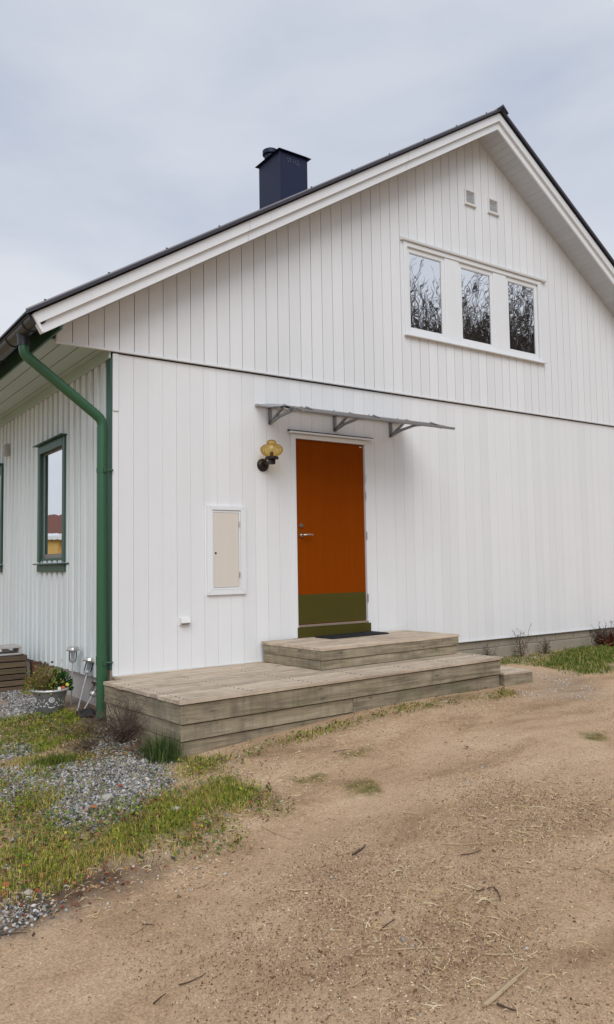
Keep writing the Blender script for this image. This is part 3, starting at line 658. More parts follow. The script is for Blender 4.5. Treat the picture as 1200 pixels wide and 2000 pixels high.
# downpipe
DPX, DPY = -.096, .042
dp = thing('downpipe', 'green round downpipe running diagonally from the gutter then down the corner', 'downpipe', (DPX, DPY, -.46))
top = [(-.722, 0, 3.395), (-.722, 0, 3.34), (-.718, 0, 3.315), (-.704, 0, 3.292), (-.67, 0, 3.262), (-.06, 0, 2.815), (-.025, 0, 2.785), (-.006, 0, 2.755), (0, 0, 2.715), (0, 0, 2.66)]
b = MB(); b.tube(top, .047, 20); smooth_angle(b.build('swan_neck', PIPEG, dp), 50)
b = MB(); b.tube([(0, 0, 2.70), (0, 0, .0)], .0495, 20); smooth_angle(b.build('pipe', PIPEG, dp), 50)
b = MB(); b.tube([(-.001, 0, .56), (-.001, 0, .50)], .0525, 20); smooth_angle(b.build('socket', PIPEG, dp), 50)
for z in (2.29, .50):
    b = MB(); b.lathe([(.050, z-.022), (.053, z-.022), (.053, z+.022), (.050, z+.022)], (0, 0, 0), 20); b.box(-.008, .008, -.075, -.050, z-.02, z+.02); b.tube([(.03, -.04, z), (.06, -.062, z), (.085, -.065, z)], .008, 8); b.build('clamp', PIPEG, dp)
# door canopy
cp = thing('door_canopy', 'flat grey entrance canopy on three curved brackets above the orange door', 'canopy', (1.56, 0, 2.42))
prof = lambda s: (-.90*s, .195-.21*s-.035*(1-(2*s-1)**2)*-1.0)
n = 10; v = []; f = []
for x in (0, 2.06):
    for tz in (0, .005):
        for i in range(n+1):
            yy, zz = prof(i/n); v.append((x, yy-.003, zz+tz))
q = n+1
for i in range(n): f += [(i, i+1, 2*q+i+1, 2*q+i), (q+i, 3*q+i, 3*q+i+1, q+i+1), (i, q+i, q+i+1, i+1), (2*q+i, 2*q+i+1, 3*q+i+1, 3*q+i)]
f += [(n, q+n, 3*q+n, 2*q+n)]
pydata('sheet', v, f, POLY, cp)
yy, zz = prof(1); b = MB(); b.box(.0, 2.06, yy-.016, yy+.012, zz-.010, zz+.014, .003); b.build('front_profile', ALU, cp)
b = MB(); b.box(.0, 2.06, -.030, -.002, .182, .212, .003); b.build('rear_profile', ALUL, cp)
for x in (.185, 1.055, 1.895):
    br = MB(); hw = .013
    br.box(x-.022, x+.022, -.012, -.001, .005, .180, .003)
    def strip(pts, w_=.022):
        for (ya, za), (yb_, zb_) in zip(pts[:-1], pts[1:]):
            dx, dz = yb_-ya, zb_-za; l = math.hypot(dx, dz); nx2, nz2 = -dz/l*w_/2, dx/l*w_/2; ex, ez = dx/l*.004, dz/l*.004
            br.prism([(ya-ex+nx2, za-ez+nz2), (yb_+ex+nx2, zb_+ez+nz2), (yb_+ex-nx2, zb_+ez-nz2), (ya-ex-nx2, za-ez-nz2)], x-hw, x+hw, 'yz')
    up_ = [(prof(s)[0], prof(s)[1]-.012) for s in np.linspace(.02, .92, 8)]
    lo_ = [(-.012, .018), (-.20, .062), (-.42, .082), (-.64, .062), (-.82, .015), (-.85, .0)]
    strip(up_, .020); strip(lo_, .026); strip([(-.03, .03), (-.30, .165)], .022); strip([(-.30, .165), (-.46, .085)], .022); strip([(-.014, .01), (-.014, .178)], .03)
    strip([(-.70, .065), (-.86, -.005)], .03)
    b2 = br.build('bracket', ALU, cp)
for x in (.3, .72, 1.2, 1.62):
    b = MB(); b.lathe([(0, 0), (.012, 0), (.012, .008), (0, .012)], (x, prof(.5)[0], prof(.5)[1]+.006), 8); b.build('sheet_screw', ALUL, cp)
# wall lamp
lm = thing('wall_lamp', 'amber ribbed glass lantern on a black round wall bracket beside the door', 'lamp', (1.650, 0, 1.980))
b = MB(); b.lathe([(0, -.040), (.035, -.040), (.062, -.028), (.070, -.012), (.070, 0)], (0, 0, 0), 28, 'y'); smooth_angle(b.build('base_plate', IRON, lm))
b = MB(); b.tube([(0.0, -.03, .005), (0.0, -.12, .005), (0.0, -.185, .006)], .016, 12); b.box(-.030, .030, -.215, -.155, -.012, .040, .006); smooth_angle(b.build('arm', IRON, lm), 30)
b = MB(); b.lathe([(0, .040), (.066, .040), (.072, .048), (.072, .064), (.055, .072), (0, .072)], (0, -.185, 0), 24); smooth_angle(b.build('gallery', IRON, lm), 30)
b = MB(); b.lathe([(.050, .070), (.090, .090), (.112, .118), (.118, .142), (.112, .166), (.088, .188), (.056, .200), (.047, .204), (.050, .214), (.050, .226), (.036, .240), (.016, .246), (0, .247)], (0, -.185, 0), 64, 'z', 16, .035); o = b.build('glass_globe', AMBER, lm); smooth_angle(o, 60)
b = MB(); b.lathe([(0, .07), (.018, .07), (.018, .115), (.012, .12), (0, .12)], (0, -.185, 0), 12); b.build('lamp_holder', IRON, lm)
b = MB(); b.lathe([(.010, .12), (.022, .145), (.026, .165), (.016, .185), (0, .19)], (0, -.185, 0), 16); smooth_angle(b.build('bulb', PLASTW, lm))
# meter cabinet
cb_ = thing('meter_cabinet', 'flush meter cabinet with cream door and white frame left of the door', 'cabinet', (1.195, 0, .62))
def loc(o_, x0): return (o_[0]-x0, o_[1]-x0, o_[2]-.62, o_[3]-.62)
for nm, poly in (('frame_left', [(-.222, 0.005), (-.165, .055), (-.165, .865), (-.222, .905)]), ('frame_right', [(.225, .005), (.165, .055), (.165, .865), (.225, .905)]), ('frame_foot', [(-.221, .003), (.224, .003), (.164, .054), (-.164, .054)]), ('frame_head', [(-.221, .906), (.224, .906), (.164, .866), (-.164, .866)])):
    b = MB(); b.prism(poly, -.030, -.0012); b.build('frame_rail', WHITE2, cb_)
ring('inner_frame', WHITE2, cb_, (-.163, .163, .056, .863), (-.150, .147, .074, .840), -.018, .0)
b = MB(); b.box(-.1475, .1445, -.016, -.004, .0765, .8375, .002); b.build('cabinet_door', CREAM, cb_)
b = MB(); b.box(-.150, .147, -.003, .0, .074, .840); b.build('dark_gap', BLACK, cb_)
b = MB(); b.lathe([(0, -.019), (.011, -.019), (.011, -.012)], (-.125, 0, .425), 14, 'y'); b.build('keyhole', BLACK, cb_)
for z in (.20, .72):
    b = MB(); b.lathe([(0, z-.028), (.006, z-.028), (.006, z+.028), (0, z+.028)], (.149, -.022, 0), 8); b.build('hinge', STEEL, cb_)
# wall socket
sk = thing('wall_socket', 'small white outdoor socket low on the white wall above the deck', 'socket', (.72, 0, .345))
b = MB(); b.box(-.055, .055, -.022, -.001, -.005, .075, .004); b.build('back_box', PLASTW, sk)
b = MB(); b.prism([(-.023, .070), (-.045, .060), (-.062, .022), (-.058, .014), (-.023, .014)], -.048, .048, 'yz'); b.build('flap', PLASTW, sk)
b = MB(); b.box(-.04, .04, -.050, -.023, .006, .0135); b.build('socket_mouth', BLACK, sk)

# ------------------------------------------------------------------ deck and steps
ANG = R(3.8); ca, sa = math.cos(ANG), math.sin(ANG)
def wall_clip(poly, oy, gap=.012): return clip(poly, sa, ca, -gap-oy)      # local polygon, world y <= -gap
dk = thing('wooden_deck', 'long low weathered timber deck along the white gable wall', 'deck', (-.088, -1.648, -.52), ANG)
ZT = .43; LEN = 3.815
k = 0; y = 0.0
while y < 1.9:
    w_ = .118
    poly = wall_clip([(-.016+random.uniform(-.005, .005), y), (LEN+.006+random.uniform(-.005, .005), y), (LEN+.006, y+w_), (-.016, y+w_)], -1.648)
    if poly and y > 1.36: poly = clip(poly, -ca, sa, -.086)
    if poly and y+.02 < 1.648:
        dz = random.uniform(-.0025, .0025); b = MB(); b.prism(poly, ZT-.027+dz, ZT+dz, 'xy'); o = b.build('deck_board', WOODT, dk)
    y += w_+.008
def fboard(name, par, x0, x1, v0, v1, z0, z1, mat): b = MB(); b.box(x0, x1, v0, v1, z0, z1, .003); return b.build(name, mat, par)
fboard('fascia_board', dk, .0, LEN-.002, .020, .042, ZT-.180, ZT-.035, WOODX)
fboard('fascia_board', dk, .008, 1.738, .040, .062, ZT-.308, ZT-.188, WOODX)
fboard('fascia_board', dk, 1.744, LEN-.01, .037, .059, ZT-.325, ZT-.188, WOODX)
fboard('fascia_board', dk, .014, 1.80, .052, .074, ZT-.46, ZT-.316, WOODX)
fboard('side_board', dk, .002, .025, .044, 1.40, ZT-.180, ZT-.035, WOODY)
fboard('side_board', dk, .018, .041, .058, 1.40, ZT-.308, ZT-.1855, WOODY)
fboard('side_board', dk, .026, .048, .068, 1.40, ZT-.46, ZT-.3115, WOODY)
fboard('side_board', dk, LEN-.026, LEN-.003, .036, 1.36, ZT-.182, ZT-.030, WOODY)
fboard('side_board', dk, LEN-.034, LEN-.011, .046, 1.36, ZT-.33, ZT-.186, WOODY)
fboard('end_board', dk, .03, .28, 1.376, 1.398, ZT-.30, ZT-.032, WOODX)
fboard('backing_joist', dk, .06, LEN-.06, .085, .13, ZT-.44, ZT-.032, WOODB)
for dz in (.065, .135):
    b = MB(); b.lathe([(0, .0165), (.011, .0165), (.012, .0198)], (.045, 0, ZT-dz), 12, 'y'); b.build('screw', STEEL, dk)
b = MB()
for q in range(12):
    for u in (.06, .64, 1.26, 1.88, 2.50, 3.12, LEN-.07):
        for dv in (.028, .090):
            v_ = q*.126+dv
            if v_ < 1.34: b.lathe([(0, ZT+.0005), (.0055, ZT+.0005), (.0055, ZT-.004)], (u+random.uniform(-.006, .006), v_+random.uniform(-.004, .004), .0028), 6)
tag(b.build('screw_heads', STICKD, dk), kind='stuff')
st = thing('wooden_step', 'upper weathered timber step on the deck in front of the orange door', 'step', (1.660, -1.019, -.088), ANG)
SLEN = 1.955; zt = .21; y = 0
while y < 1.2:
    w_ = .120; poly = wall_clip([(-.006, y), (SLEN+.004+random.uniform(-.003, .003), y), (SLEN+.004, y+w_), (-.006, y+w_)], -1.019, .032)
    if poly and y+.02 < 1.0:
        dz = random.uniform(-.002, .002); b = MB(); b.prism(poly, zt-.027+dz, zt+dz, 'xy'); b.build('tread_board', WOODT, st)
    y += w_+.006
fboard('riser_board', st, .002, SLEN, .006, .030, zt-.118, zt-.029, WOODX)
fboard('riser_board', st, .012, SLEN-.02, .020, .044, .004, zt-.122, WOODX)
fboard('side_board', st, .0, .024, .032, .97, zt-.118, zt-.029, WOODY)
fboard('side_board', st, .004, .028, .046, .97, .004, zt-.1215, WOODY)
fboard('side_board', st, SLEN-.026, SLEN-.001, .032, .88, zt-.118, zt-.029, WOODY)
fboard('side_board', st, SLEN-.036, SLEN-.011, .046, .88, .004, zt-.1215, WOODY)
lb = thing('wooden_step', 'small lowest timber step at the right end of the deck', 'step', (3.745, -1.40, -.40), R(-2))
for q in range(6):
    fboard('tread_board', lb, 0, .44, q*.118, q*.118+.113, .112, .138, WOODT)
fboard('riser_board', lb, .004, .436, .006, .030, -.055, .109, WOODX)
fboard('side_board', lb, .41, .434, .031, .69, -.055, .109, WOODY)
fboard('side_board', lb, .006, .03, .031, .69, -.055, .109, WOODY)
mt_ = thing('doormat', 'black rubber doormat lying on the step before the door', 'doormat', (2.66, -.205, .125), ANG)
b = MB(); b.box(-.42, .42, -.15, .15, .0, .012, .004); b.build('mat_base', RUB, mt_)
b = MB()
for i in range(20):
    b.box(-.40+i*.041, -.375+i*.041, -.135, .135, .0125, .0165)
b.build('mat_ribs', RUB, mt_)

# ------------------------------------------------------------------ scatter helpers
def sample(polys, n, edge=0.06, k0=0, lo=0.0):
    """points spread over soft polygon zones"""
    P = np.array([q for p_ in polys for q in p_]); mn, mx_ = P.min(0)-.15, P.max(0)+.15; outp = []
    got = 0
    while got < n:
        X = rng.uniform(mn[0], mx_[0], 60000); Y = rng.uniform(mn[1], mx_[1], 60000)
        m_ = soft(polys, X, Y, edge, k0); keep = rng.random(60000) < m_*np.clip(0.6+0.9*fnoise(X, Y, 8, k0+11)+lo, 0.05, 1)
        outp.append(np.stack([X[keep], Y[keep]], 1)); got += keep.sum()
        if keep.sum() < 5: break
    return np.concatenate(outp)[:n]
def free(P):
    """not under the deck or the house"""
    u = (P[:, 0]+.088)*ca+(P[:, 1]+1.648)*sa; v_ = -(P[:, 0]+.088)*sa+(P[:, 1]+1.648)*ca
    deck = (u > -.005) & (u < 3.82) & (v_ > .025)
    box_ = (P[:, 0] > 3.7) & (P[:, 0] < 4.19) & (P[:, 1] > -1.42) & (P[:, 1] < -.7)
    hs_ = (P[:, 0] > .02) & (P[:, 1] > .03)
    return P[~(deck | hs_ | box_)]
def stones(name, P, smin, smax, cols, label, cat, flat=0.6, sink=0.25, pw=2.0):
    P = free(P); n = len(P); s = smin+(smax-smin)*rng.random(n)**pw
    base = np.array([(1,0,0),(0,1,0),(-1,0,0),(0,-1,0),(0,0,1),(0,0,-1)], float)
    dirs = base[None]*(1+0.45*rng.uniform(-1, 1, (n, 6, 1)))+0.28*rng.uniform(-1, 1, (n, 6, 3))
    dirs[:, :, 2] *= flat; dirs[:, :, 0] *= (0.8+0.7*rng.random((n, 1)))
    a_ = rng.uniform(0, 6.28, n); c_, s_ = np.cos(a_)[:, None], np.sin(a_)[:, None]
    x = dirs[..., 0]*c_-dirs[..., 1]*s_; y = dirs[..., 0]*s_+dirs[..., 1]*c_
    tl = rng.normal(0, .35, (n, 2)); z = dirs[..., 2]+x*tl[:, :1]*.6+y*tl[:, 1:]*.6
    VV = np.stack([x, y, z], 2)*s[:, None, None]/2
    VV += np.stack([P[:, 0], P[:, 1], zg(P[:, 0], P[:, 1])+s*flat*(0.5-sink)], 1)[:, None, :]
    fb = np.array([(0,1,4),(1,2,4),(2,3,4),(3,0,4),(1,0,5),(2,1,5),(3,2,5),(0,3,5)])
    FF = (fb[None]+6*np.arange(n)[:, None, None]).reshape(-1, 3)
    cc = np.array(cols)[rng.integers(0, len(cols), n)]*rng.uniform(.75, 1.25, (n, 1))
    o = np_mesh(name, VV.reshape(-1, 3), FF, STONE, np.repeat(cc, 6, 0), False)
    return tag(o, label, cat, kind='stuff')
def blades(name, P, lmin, lmax, wid, cols, label, cat, lean=0.5, wts=None, parent=None, z0=None, kind='stuff'):
    n = len(P); h = rng.uniform(lmin, lmax, n); a_ = rng.uniform(0, 6.28, n); ln = np.abs(rng.normal(0, lean, n)); b_ = rng.uniform(0, 6.28, n)
    bx, by = np.cos(b_), np.sin(b_); z = zg(P[:, 0], P[:, 1])-.004 if z0 is None else z0
    wv = np.stack([np.cos(a_), np.sin(a_), np.zeros(n)], 1)*(wid*rng.uniform(.6, 1.3, n))[:, None]/2
    base = np.stack([P[:, 0], P[:, 1], z], 1)
    mid = base+np.stack([bx*np.sin(ln*.5)*h*.55, by*np.sin(ln*.5)*h*.55, np.cos(ln*.5)*h*.55], 1)
    tip = mid+np.stack([bx*np.sin(np.minimum(ln*1.4, 1.7))*h*.5, by*np.sin(np.minimum(ln*1.4, 1.7))*h*.5, np.cos(np.minimum(ln*1.4, 1.7))*h*.5], 1)
    VV = np.stack([base-wv, base+wv, mid+wv*.8, mid-wv*.8, tip], 1)
    k5 = 5*np.arange(n)[:, None]
    FF = np.concatenate([k5+np.array([[0, 1, 2]]), k5+np.array([[0, 2, 3]]), k5+np.array([[3, 2, 4]])]).reshape(-1, 3)
    cols = np.array(cols)
    idx = rng.choice(len(cols), n, p=wts) if wts is None or not hasattr(wts, 'shape') or wts.ndim == 1 else (wts.cumsum(1) > rng.random((n, 1))).argmax(1)
    cc = cols[idx]*rng.uniform(.7, 1.3, (n, 1))
    o = np_mesh(name, VV.reshape(-1, 3), FF, BLADE, np.repeat(cc, 5, 0), False, parent)
    tag(o, label, cat, kind=kind) if parent is None else tag(o, kind='stuff')
    return o
GREYS = [(.33,.325,.32), (.24,.235,.23), (.42,.41,.40), (.15,.147,.145), (.39,.355,.315), (.55,.53,.50), (.29,.245,.20), (.08,.076,.073)]
TANS = [(.47,.32,.205), (.56,.41,.27), (.34,.22,.13), (.68,.54,.38), (.15,.085,.045), (.52,.38,.255), (.60,.49,.37), (.25,.15,.085)]
stones('grey_gravel', sample(GRAVEL[:1]+GRAVEL[3:5], 11000, .10, 1, .5), .008, .030, GREYS, 'loose grey crushed stone lying between grass patches at the left', 'gravel', .65, .3)
stones('grey_gravel', sample(GRAVEL[1:3]+GRAVEL[5:6], 8000, .08, 1, .5), .010, .031, GREYS, 'grey gravel bed round the flower pot and timber bed', 'gravel', .65, .3)
stones('pale_gravel', sample(GRAVEL[6:], 1100, .30, 1, -.4), .007, .022, TANS[:2]+GREYS[4:6]+[(.6,.54,.48)]*4, 'pale gravel patch to the right of the lowest step', 'gravel', .65, .3)
# loose grains of the driveway, denser near the camera
DRIVE = [[(-2.2,-6.0),(.6,-6.2),(3.4,-5.0),(6.2,-3.4),(7.4,-1.2),(4.2,-1.45),(3.5,-1.7),(-.2,-1.95),(-.6,-3.0),(-2.0,-3.6)]]
def grains(n, x0, x1, y0, y1):
    P = np.stack([rng.uniform(x0, x1, n), rng.uniform(y0, y1, n)], 1)
    keep = inside(DRIVE, P[:, 0], P[:, 1]) & (rng.random(n) < np.clip(.45+.75*fnoise(P[:, 0], P[:, 1], 2.2, 17)+.9*soft(COARSE, P[:, 0], P[:, 1], .5, 8), .06, 1)*(1-.88*track(P[:, 0], P[:, 1]))); return P[keep]
P = np.concatenate([grains(120000, -2.2, 1.2, -5.8, -3.4), grains(60000, -.8, 3.5, -4.4, -1.8), grains(16000, 2.4, 7.4, -3.6, -1.2)])
stones('driveway_grit', P, .0032, .0105, TANS, 'fine tan grit and small stones scattered over the dirt driveway', 'grit', .6, .35, 3.0)
P = grains(1500, -2.2, 5, -5.8, -1.8); P = np.concatenate([P, sample(WEEDS+STRAW[3:]+HUMUS[1:2], 900, .15, 2, .5)]); P = free(P)
stones('loose_pebbles', P, .010, .026, TANS+[(.40,.36,.31), (.5,.46,.41)], 'scattered larger pebbles in the dirt and along the grass edge', 'pebbles', .6, .35, 2.5)

# ------------------------------------------------------------------ grass, weeds, litter
GRN, YG, STRW, BRN, DKG = (.15,.215,.022), (.36,.37,.045), (.56,.41,.155), (.24,.14,.065), (.065,.11,.025)
P = free(sample(GRASS, 36000, .18, 4, -.2)); yel = np.clip(.5+.9*fnoise(P[:, 0], P[:, 1], 3.0, 21), 0, 1); far_ = P[:, 1] > -.7; yel = np.where(far_, yel*.5, .25+.75*yel)
grn2 = np.exp(-(((P[:, 0]+.78)/.33)**2+((P[:, 1]+2.42)/.20)**2)); yel = yel*(1-.9*grn2)
W = np.stack([.55*(1-yel)+.05, .35+0*yel, .55*yel+.02, .16*yel+.04, .25*(1-yel)], 1); W /= W.sum(1, keepdims=True)
blades('lawn_grass', P, .014, .052, .0038, [GRN, YG, STRW, BRN, DKG], 'patchy green and yellowing grass at the lower left', 'grass', 1.0, W)
P = free(sample(GRASSR, 15000, .16, 4, .1))
blades('lawn_grass', P, .018, .062, .0055, [(.075,.135,.02), (.125,.175,.035), DKG, STRW], 'bright green grass strip by the foundation at the right', 'grass', .8, np.array([.40, .34, .10, .16]))
P = free(sample(WEEDS, 3000, .06, 2, -.35))
blades('edge_weeds', P, .012, .04, .005, [GRN, YG, STRW, BRN, DKG], 'low weeds and moss along the foot of the deck', 'weeds', .8, np.array([.2, .2, .25, .2, .15]))
P = sample(MOSS, 2600, .04, 7, .5)
blades('moss_patch', P, .004, .011, .004, [(.22,.16,.04), (.30,.22,.055), (.15,.12,.03)], 'flat olive moss patches in the driveway', 'moss', .6, np.array([.4, .35, .25]))
# sparse mixed growth and stone over the whole left side
LEFT = [[(-1.9, -3.2), (-1.0, -3.1), (-.1, -2.6), (.2, -2.0), (-.12, -1.7), (-.15, .2), (-.1, .6), (-1.2, .6), (-2.0, -1.0)]]
P = free(sample(LEFT, 9000, .2, 14, .0))
blades('thin_grass', P, .012, .040, .0048, [GRN, YG, STRW, BRN, DKG], 'thin mixed green and straw coloured grass between the gravel patches', 'grass', 1.0, np.array([.2, .22, .30, .18, .10]))
stones('thin_gravel', free(sample(LEFT, 3200, .2, 26, .0)), .007, .026, GREYS+TANS[:3], 'thinly scattered small stones among the grass left of the deck', 'gravel', .6, .35)
n = 5200; P = free(np.concatenate([sample(GRASS, 2600, .12, 30, -.1), sample(LEFT, 1800, .2, 33, -.2), sample(WEEDS, 900, .08, 2, 0)])); n = len(P); a_ = rng.uniform(0, 6.28, n); l = rng.uniform(.010, .026, n)[:, None]
d = np.stack([np.cos(a_), np.sin(a_), rng.uniform(.1, .9, n)], 1); sd_ = np.stack([-np.sin(a_), np.cos(a_), rng.normal(0, .3, n)], 1); C_ = np.stack([P[:, 0], P[:, 1], zg(P[:, 0], P[:, 1])+rng.uniform(.002, .022, n)], 1)
VV = np.stack([C_, C_+d*l*.5+sd_*l*.38, C_+d*l, C_+d*l*.5-sd_*l*.38], 1); FF = 4*np.arange(n)[:, None]+np.array([[0, 1, 2, 3]])
cc = np.array([GRN, DKG, (.06, .13, .03), YG, (.20, .10, .05), (.12, .05, .03)])[rng.choice(6, n, p=[.28, .2, .2, .1, .13, .09])]*rng.uniform(.7, 1.3, (n, 1))
tag(np_mesh('clover_leaves', VV.reshape(-1, 3), FF, BLADE, np.repeat(cc, 4, 0), False), 'small broad weed leaves mixed into the grass', 'weeds', kind='stuff')
P = free(np.concatenate([sample(GRASS, 500, .15, 31, 0), sample(HUMUS, 700, .12, 6, .3), sample(WEEDS, 250, .1, 2, 0)])); n = len(P); a_ = rng.uniform(0, 6.28, n); l = rng.uniform(.012, .032, n)[:, None]
d = np.stack([np.cos(a_), np.sin(a_), rng.normal(0, .35, n)], 1); sd_ = np.stack([-np.sin(a_), np.cos(a_), rng.normal(0, .35, n)], 1); C_ = np.stack([P[:, 0], P[:, 1], zg(P[:, 0], P[:, 1])+rng.uniform(.008, .022, n)], 1)
VV = np.stack([C_, C_+d*l*.5+sd_*l*.32, C_+d*l, C_+d*l*.5-sd_*l*.32], 1); FF = 4*np.arange(n)[:, None]+np.array([[0, 1, 2, 3]])
cc = np.array([(.22, .09, .035), (.16, .08, .045), (.30, .15, .05), (.10, .05, .035), (.26, .06, .03)])[rng.integers(0, 5, n)]*rng.uniform(.7, 1.3, (n, 1))
tag(np_mesh('leaf_litter', VV.reshape(-1, 3), FF, BLADE, np.repeat(cc, 4, 0), False), 'brown and rusty leaf litter in the grass and round the dry shrub', 'leaf litter', kind='stuff')
# chopped straw and dead grass lying flat
def straw(name, P, lmin, lmax, wid, cols, label):
    n = len(P); l = rng.uniform(lmin, lmax, n)*rng.random(n)**.5; a_ = rng.normal(.9, 1.0, n); d = np.stack([np.cos(a_), np.sin(a_)], 1); nn = np.stack([-d[:, 1], d[:, 0]], 1)
    bend = rng.normal(0, .16, n)[:, None]*l[:, None]
    p0 = P-d*l[:, None]/2; p1 = P+nn*bend; p2 = P+d*l[:, None]/2; wv = nn*wid*rng.uniform(.5, 1.3, (n, 1))/2
    def z3(p, e_): return np.concatenate([p, (zg(p[:, 0], p[:, 1])+e_)[:, None]], 1)
    hh = rng.uniform(.003, .009, n); VV = np.stack([z3(p0-wv, hh), z3(p0+wv, hh), z3(p1-wv, hh+.003), z3(p1+wv, hh+.003), z3(p2-wv, hh), z3(p2+wv, hh), z3(p1, hh+.006)], 1)
    k7 = 7*np.arange(n)[:, None]; FF = np.concatenate([k7+np.array([[q]]).reshape(1, 3) for q in ([0, 1, 6], [0, 6, 2], [1, 3, 6], [2, 6, 4], [6, 3, 5], [4, 6, 5])])
    cols = np.array(cols); cc = cols[rng.integers(0, len(cols), n)]*rng.uniform(.75, 1.2, (n, 1))
    return tag(np_mesh(name, VV.reshape(-1, 3), FF, BLADE, np.repeat(cc, 7, 0), False), label, 'straw', kind='stuff')
SC = [(.62,.48,.27), (.52,.38,.19), (.70,.57,.36), (.20,.12,.065), (.38,.25,.13)]
P = np.concatenate([free(sample(STRAW, 3400, .3, 12, .2)), grains(2300, -2.2, 4, -5.8, -1.9)])
straw('straw_litter', P, .008, .045, .0028, SC, 'short bits of dry straw strewn over the driveway dirt')
P = np.concatenate([sample(STRAW[:2], 240, .2, 12, .2), free(sample(STRAW[2:], 260, .3, 12, .2))])
straw('straw_litter', P, .05, .13, .0034, SC[:3]+SC[:1], 'longer dry straw stalks lying in the driveway dirt')
P = np.concatenate([sample(COARSE, 3600, .5, 8, .1)])
straw('bark_crumbs', P, .005, .016, .003, [(.11,.062,.036), (.17,.10,.055), (.27,.17,.10), (.46,.33,.20)], 'dark wood chips and bark crumbs in the middle of the driveway')
TWIGS= [(-0.65, -5.11, -0.36, -5.06), (-0.61, -5.13, -0.59, -5.2), (-0.23, -3.87, -0.1, -3.81), (0.2, -4.06, 0.35, -4.2), (-0.41, -4.9, -0.28, -4.99), (-0.28, -3.81, -0.09, -3.82), (-0.59, -4.51, -0.49, -4.48), (0.17, -4.22, 0.28, -4.25), (-0.68, -3.95, -0.54, -4.07), (0.27, -4.48, 0.32, -4.57), (0.42, -4.65, 0.52, -4.69), (0.54, -4.71, 0.51, -4.83), (-0.65, -4.66, -0.49, -4.77), (0.21, -4.39, 0.17, -4.47), (-0.06, -4.53, 0.03, -4.55), (0.03, -4.55, -0.05, -4.66), (-1.31, -3.8, -1.27, -3.84), (-1.38, -3.85, -1.3, -3.81), (-1.05, -2.67, -1.03, -2.83), (-1.03, -2.83, -1.11, -2.91), (-0.35, -3.19, -0.31, -3.44), (-1.09, -3.34, -0.94, -3.05), (-0.97, -3.63, -0.86, -3.59), (-1.67, -3.16, -1.54, -3.27), (-1.83, -3.54, -1.73, -3.59), (0.34, -3.59, 0.4, -3.68), (0.79, -2.34, 0.94, -2.39), (1.26, -1.91, 1.42, -2.08), (0.97, -3.89, 0.92, -4.02), (-1.51, -4.37, -1.45, -4.34), (-1.39, -4.32, -1.28, -4.32)]
TWLAB = ['long split pale stick lying at the lower right of the driveway',
  'thin curved dark twig beside the long split pale stick',
  'straight dark twig on bare dirt at the centre of the driveway',
  'pale straight stalk lying just left of the straw patch',
  'long pale stalk above the long split stick at the lower right',
  'pale stalk crossing the straight dark twig at the driveway centre',
  'short thick dark twig in the coarse grit at the lower middle',
  'dark twig lying level just under the straw patch',
  'pale stalk in the coarse grit left of the driveway centre',
  'pale stalk lying right of the dark twig under the straw patch',
  'short pale stalk at the right edge below the straw patch',
  'thin pale stalk slanting at the right edge of the driveway',
  'pale bent stalk in the straw litter at the lower middle',
  'small pale stalk at the lower edge of the straw patch',
  'dark forked twig lying in the middle of the coarse grit',
  'dark side twig of the forked twig in the coarse grit',
  'short dark twig on the dirt at the lower left of the driveway',
  'pale stalk touching the short dark twig at the lower left',
  'upper half of a pale bent stalk in the green weeds at the left',
  'lower half of a pale bent stalk in the green weeds at the left',
  'long pale stalk on the dirt right of the yellowing grass',
  'pale stalk standing out at the edge of the yellowing grass',
  'short pale stalk below the edge of the yellowing grass',
  'pale stalk beside the pebbles at the far left edge',
  'reddish dark twig on the pebbly dirt at the far left',
  'short pale stalk on bare dirt right of the moss patches',
  'dark twig beside the uppermost moss patch',
  'pale twig on the dirt close in front of the deck',
  'pale stalk at the upper edge of the straw patch',
  'dark twig at the bottom left of the driveway',
  'dark thin twig just right of the bottom left twig']
for k, (x0, y0, x1, y1) in enumerate(TWIGS):
    dark = k in (1, 2, 6, 7, 14, 15, 16, 24, 29, 30, 26); rad = {0: .0065, 1: .005, 2: .006}.get(k, .0032)
    n = 7; pts = []; L_ = math.hypot(x1-x0, y1-y0); off = random.uniform(-.08, .08)*L_*(0.2 if k == 0 else 1)
    for i in range(n):
        s = i/(n-1); bx = x0+(x1-x0)*s-(y1-y0)/L_*off*math.sin(math.pi*s)+random.uniform(-.002, .002); by = y0+(y1-y0)*s+(x1-x0)/L_*off*math.sin(math.pi*s)+random.uniform(-.002, .002)
        pts.append((bx-x0, by-y0, float(zg(bx, by)-zg(x0, y0))+rad+.004))
    b = MB(); b.tube(pts, [rad*(1-.55*i/(n-1)) for i in range(n)], 6)
    if k == 0: b.tube([(q[0]+.009, q[1]-.006, q[2]) for q in pts[:5]], [rad*.5]*5, 5)
    o = b.build('twig', STICKD if dark else STICK); o.location = (x0, y0, float(zg(x0, y0)))
    tag(o, TWLAB[k], 'twig', 'twigs and stalks on the ground')
LEAVES= [(-1.02, -2.28), (-0.97, -2.23), (-0.89, -2.49), (-0.91, -2.57), (-1.04, -2.54), (-0.86, -2.88), (0.37, -1.97), (-1.54, -2.42), (-1.59, -3.22), (-1.52, -2.29), (-0.21, -1.08), (-0.3, -1.15), (-0.07, -1.08), (-1.69, -3.07), (-1.46, -2.65), (-1.43, -2.51), (-0.69, -1.95), (0.09, -0.92), (-0.73, -1.29), (1.52, -2.97), (1.53, -2.75), (2.25, -2.55), (5.4, -0.77), (5.17, -1.34), (-1.55, -2.88)]
